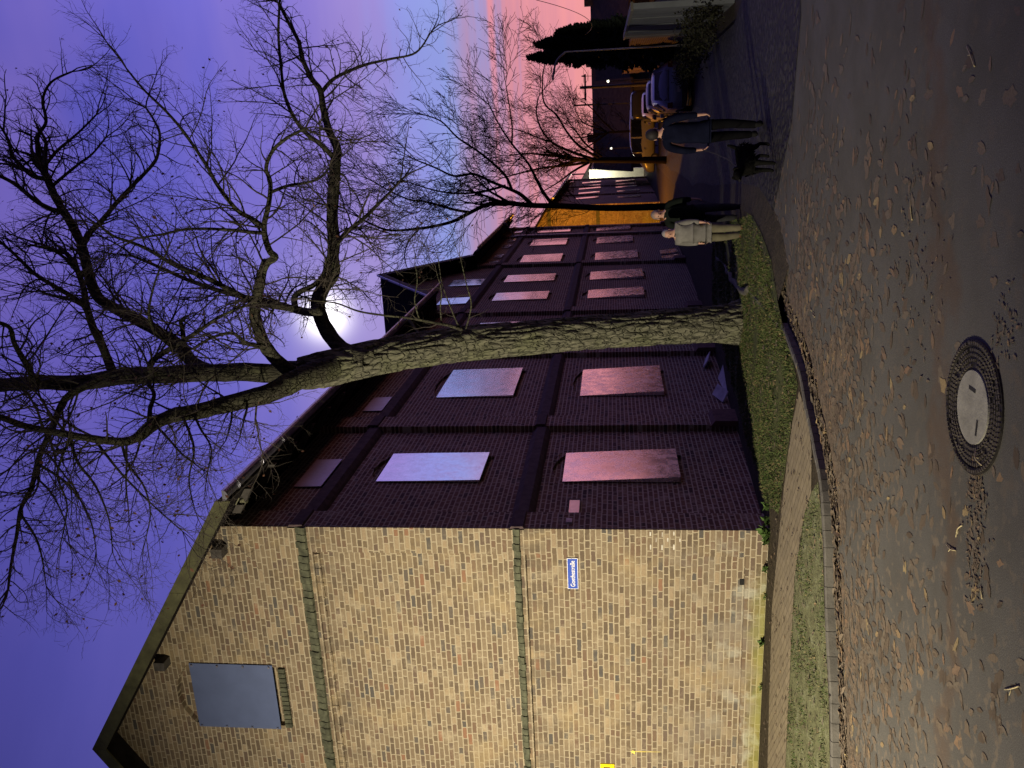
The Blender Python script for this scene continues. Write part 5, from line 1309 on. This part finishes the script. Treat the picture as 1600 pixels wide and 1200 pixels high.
while len(cand) < 5000 and tries < 200000:
    tries += 1
    if r.random() < .62:
        i = r.randrange(2,len(kl)-4); a,b = kl[i],kl[i+1]; u = r.random(); p = a+(b-a)*u; n = (b-a).normalized(); n = Vector((n.y,-n.x,0)); q = p+n*min(abs(r.gauss(0,.22))+.02, 1.2) if r.random() < .46 else p+n*abs(r.gauss(0,1.5)); x,y = q.x,q.y
    else: x,y = r.uniform(-2.2,8.5), r.uniform(-9.3,3)
    if not inpoly(x,y,ROADP) or y > 4: continue
    X,Y,zc = px((x,y,-.08))
    if zc < 1.5 or X > 1700 or Y < -60 or Y > 1260: continue
    right = max(0,(x-4.2)/3)
    if r.random() < right*.72: continue
    if (Vector((x,y,0))-Vector((MC.x,MC.y,0))).length < .43: continue
    if r.random() < .3+.5*mnoise.noise(Vector((x*.9,y*.9,2))): pass
    elif mnoise.noise(Vector((x*1.3,y*1.3,5))) < -.25: continue
    kd = kerbdist(x,y); cand.append((x,y,kd,zc))
big = []
for x,y,kd,zc in cand:
    L_ = r.choice((r.uniform(.07,.11),r.uniform(.10,.17),r.uniform(.12,.21)))*(1 if kd > .22 else .7); wd = L_*r.uniform(.18,.34); big.append((L_*wd/zc**3, x,y,kd,L_,wd))
big.sort(reverse=True)
mb = MB(); LG = 'fallen leaves lying singly on the road'; protos = []
for v in range(8): protos.append(leaf_pts(1,r.uniform(.18,.34),r.choice((0,.1,.2,.3)),r))
pm = []
for v,pts in enumerate(protos):
    b = MB(); leaf_at(b,0,0,0,0,pts,r.uniform(0,.05),r,0); me_o = b.build('fallen_leaf',M['leafo']); pm.append(me_o.data); bpy.data.objects.remove(me_o)
def sect(x,y):
    d = (Vector((x,y,0))-Vector((MC.x,MC.y,0))).length
    return 'dry brown leaf lying flat on the asphalt'
for i,(s_,x,y,kd,L_,wd) in enumerate(big):
    if i < 300:
        o = bpy.data.objects.new('fallen_leaf',pm[i%8]); C.objects.link(o); o.location = (x,y,gz(y)-.085); o.rotation_euler = (r.gauss(0,.03),r.gauss(0,.03),r.uniform(0,2*PI)); o.scale = (L_,L_,L_); tag(o,'dry brown leaf lying flat on the asphalt','leaf',LG)
    else:
        z_ = gz(y)-.085 + (r.uniform(0,.02)*max(0,1-kd/.2) if kd < .2 else 0)
        leaf_at(mb,x,y,z_,r.uniform(0,2*PI),leaf_pts(L_,wd,r.choice((0,0,.15)),r),r.choice((0,0,.04)) if kd > .22 else r.choice((.1,.3,.5)),r,0 if kd > .22 else r.choice((0,.1,.25)))
for k in range(1500):                         # leaves blown over grass and verge
    x,y = r.uniform(-4,4), r.uniform(-5,5)
    if not inpoly(x,y,VERGE) or y > 0 and x < .5 or (-.1 < y): 
        if not inpoly(x,y,GP): continue
    if y > -.02 and x < .1: continue
    leaf_at(mb,x,y,gz(y)+.012+(.03 if inpoly(x,y,GP) else 0),r.uniform(0,2*PI),leaf_pts(r.uniform(.04,.08),.018,0,r),.3,r,.2)
tag(mb.build('leaf_litter',M['leaf']),'brown leaf litter along the kerb and over the road','leaf litter',kind='stuff')
# clumps of pale stems, leaf heaps and sticks on the road
mb = MB()
for k in range(420):
    c_ = r.choice([(MC.x-.55,MC.y-.2,.10),(MC.x-.8,MC.y-.25,.12),(MC.x-1.0,MC.y-.3,.1),(MC.x-.4,MC.y-.15,.07),(MC.x+.55,MC.y-.3,.12),(MC.x+.5,MC.y+1.0,.3),(MC.x+.9,MC.y+1.4,.3)])
    x,y = r.gauss(c_[0],c_[2]), r.gauss(c_[1],c_[2]*.7)
    if (Vector((x,y,0))-Vector((MC.x,MC.y,0))).length < .25 : continue
    leaf_at(mb,x,y,-.084+r.uniform(0,.004),r.uniform(0,2*PI),leaf_pts(r.uniform(.02,.06),r.uniform(.006,.014),0,r),.05,r,.03)
tag(mb.build('leaf_heap',M['leaf']),'trodden heaps of leaf crumbs around the manhole cover','leaf litter',kind='stuff')
ST_ = [(1425,327,.17,.5,'pale curved stick on the dark asphalt, straight behind the manhole'),(1518,88,.20,.9,'thin pale stick at the darkest side of the road'),(1272,492,.12,1.4,'short straw lying near the grass'),(1268,484,.07,1.4,'shortest straw beside a longer one near the grass'),(1535,715,.12,1.1,'pale twig across the rim of the manhole cover'),(1500,830,.14,2.6,'bent pale twig left of the manhole cover'),(1487,855,.16,1.8,'longest pale twig in the leaf heap left of the manhole'),(1535,925,.08,.6,'little pale twig among scattered leaves'),(1582,1075,.20,2.3,'forked thin twig at the bottom edge of the road')]
for X,Y,ln,a,lab in ST_:
    P = gnd(X,Y,-.085); d = Vector((math.cos(a),math.sin(a),0))*ln/2; n = Vector((-d.y,d.x,0))*r.uniform(-.25,.25); up_ = Vector((0,0,.006 if (P-MC).length > .45 else .022))
    mb = MB(); mb.tube(spline([P-d+up_,P+n+up_*1.8,P+d+up_],5),taper(11,.005,.0028),6); mb.tube([P+n*.8+up_,P+n+d*.4+Vector((-d.y,d.x,0))*.3+up_*1.5],[.003,.0018],5)
    tag(mb.build('stick',M['twiglitter'],None,True),lab,'stick')
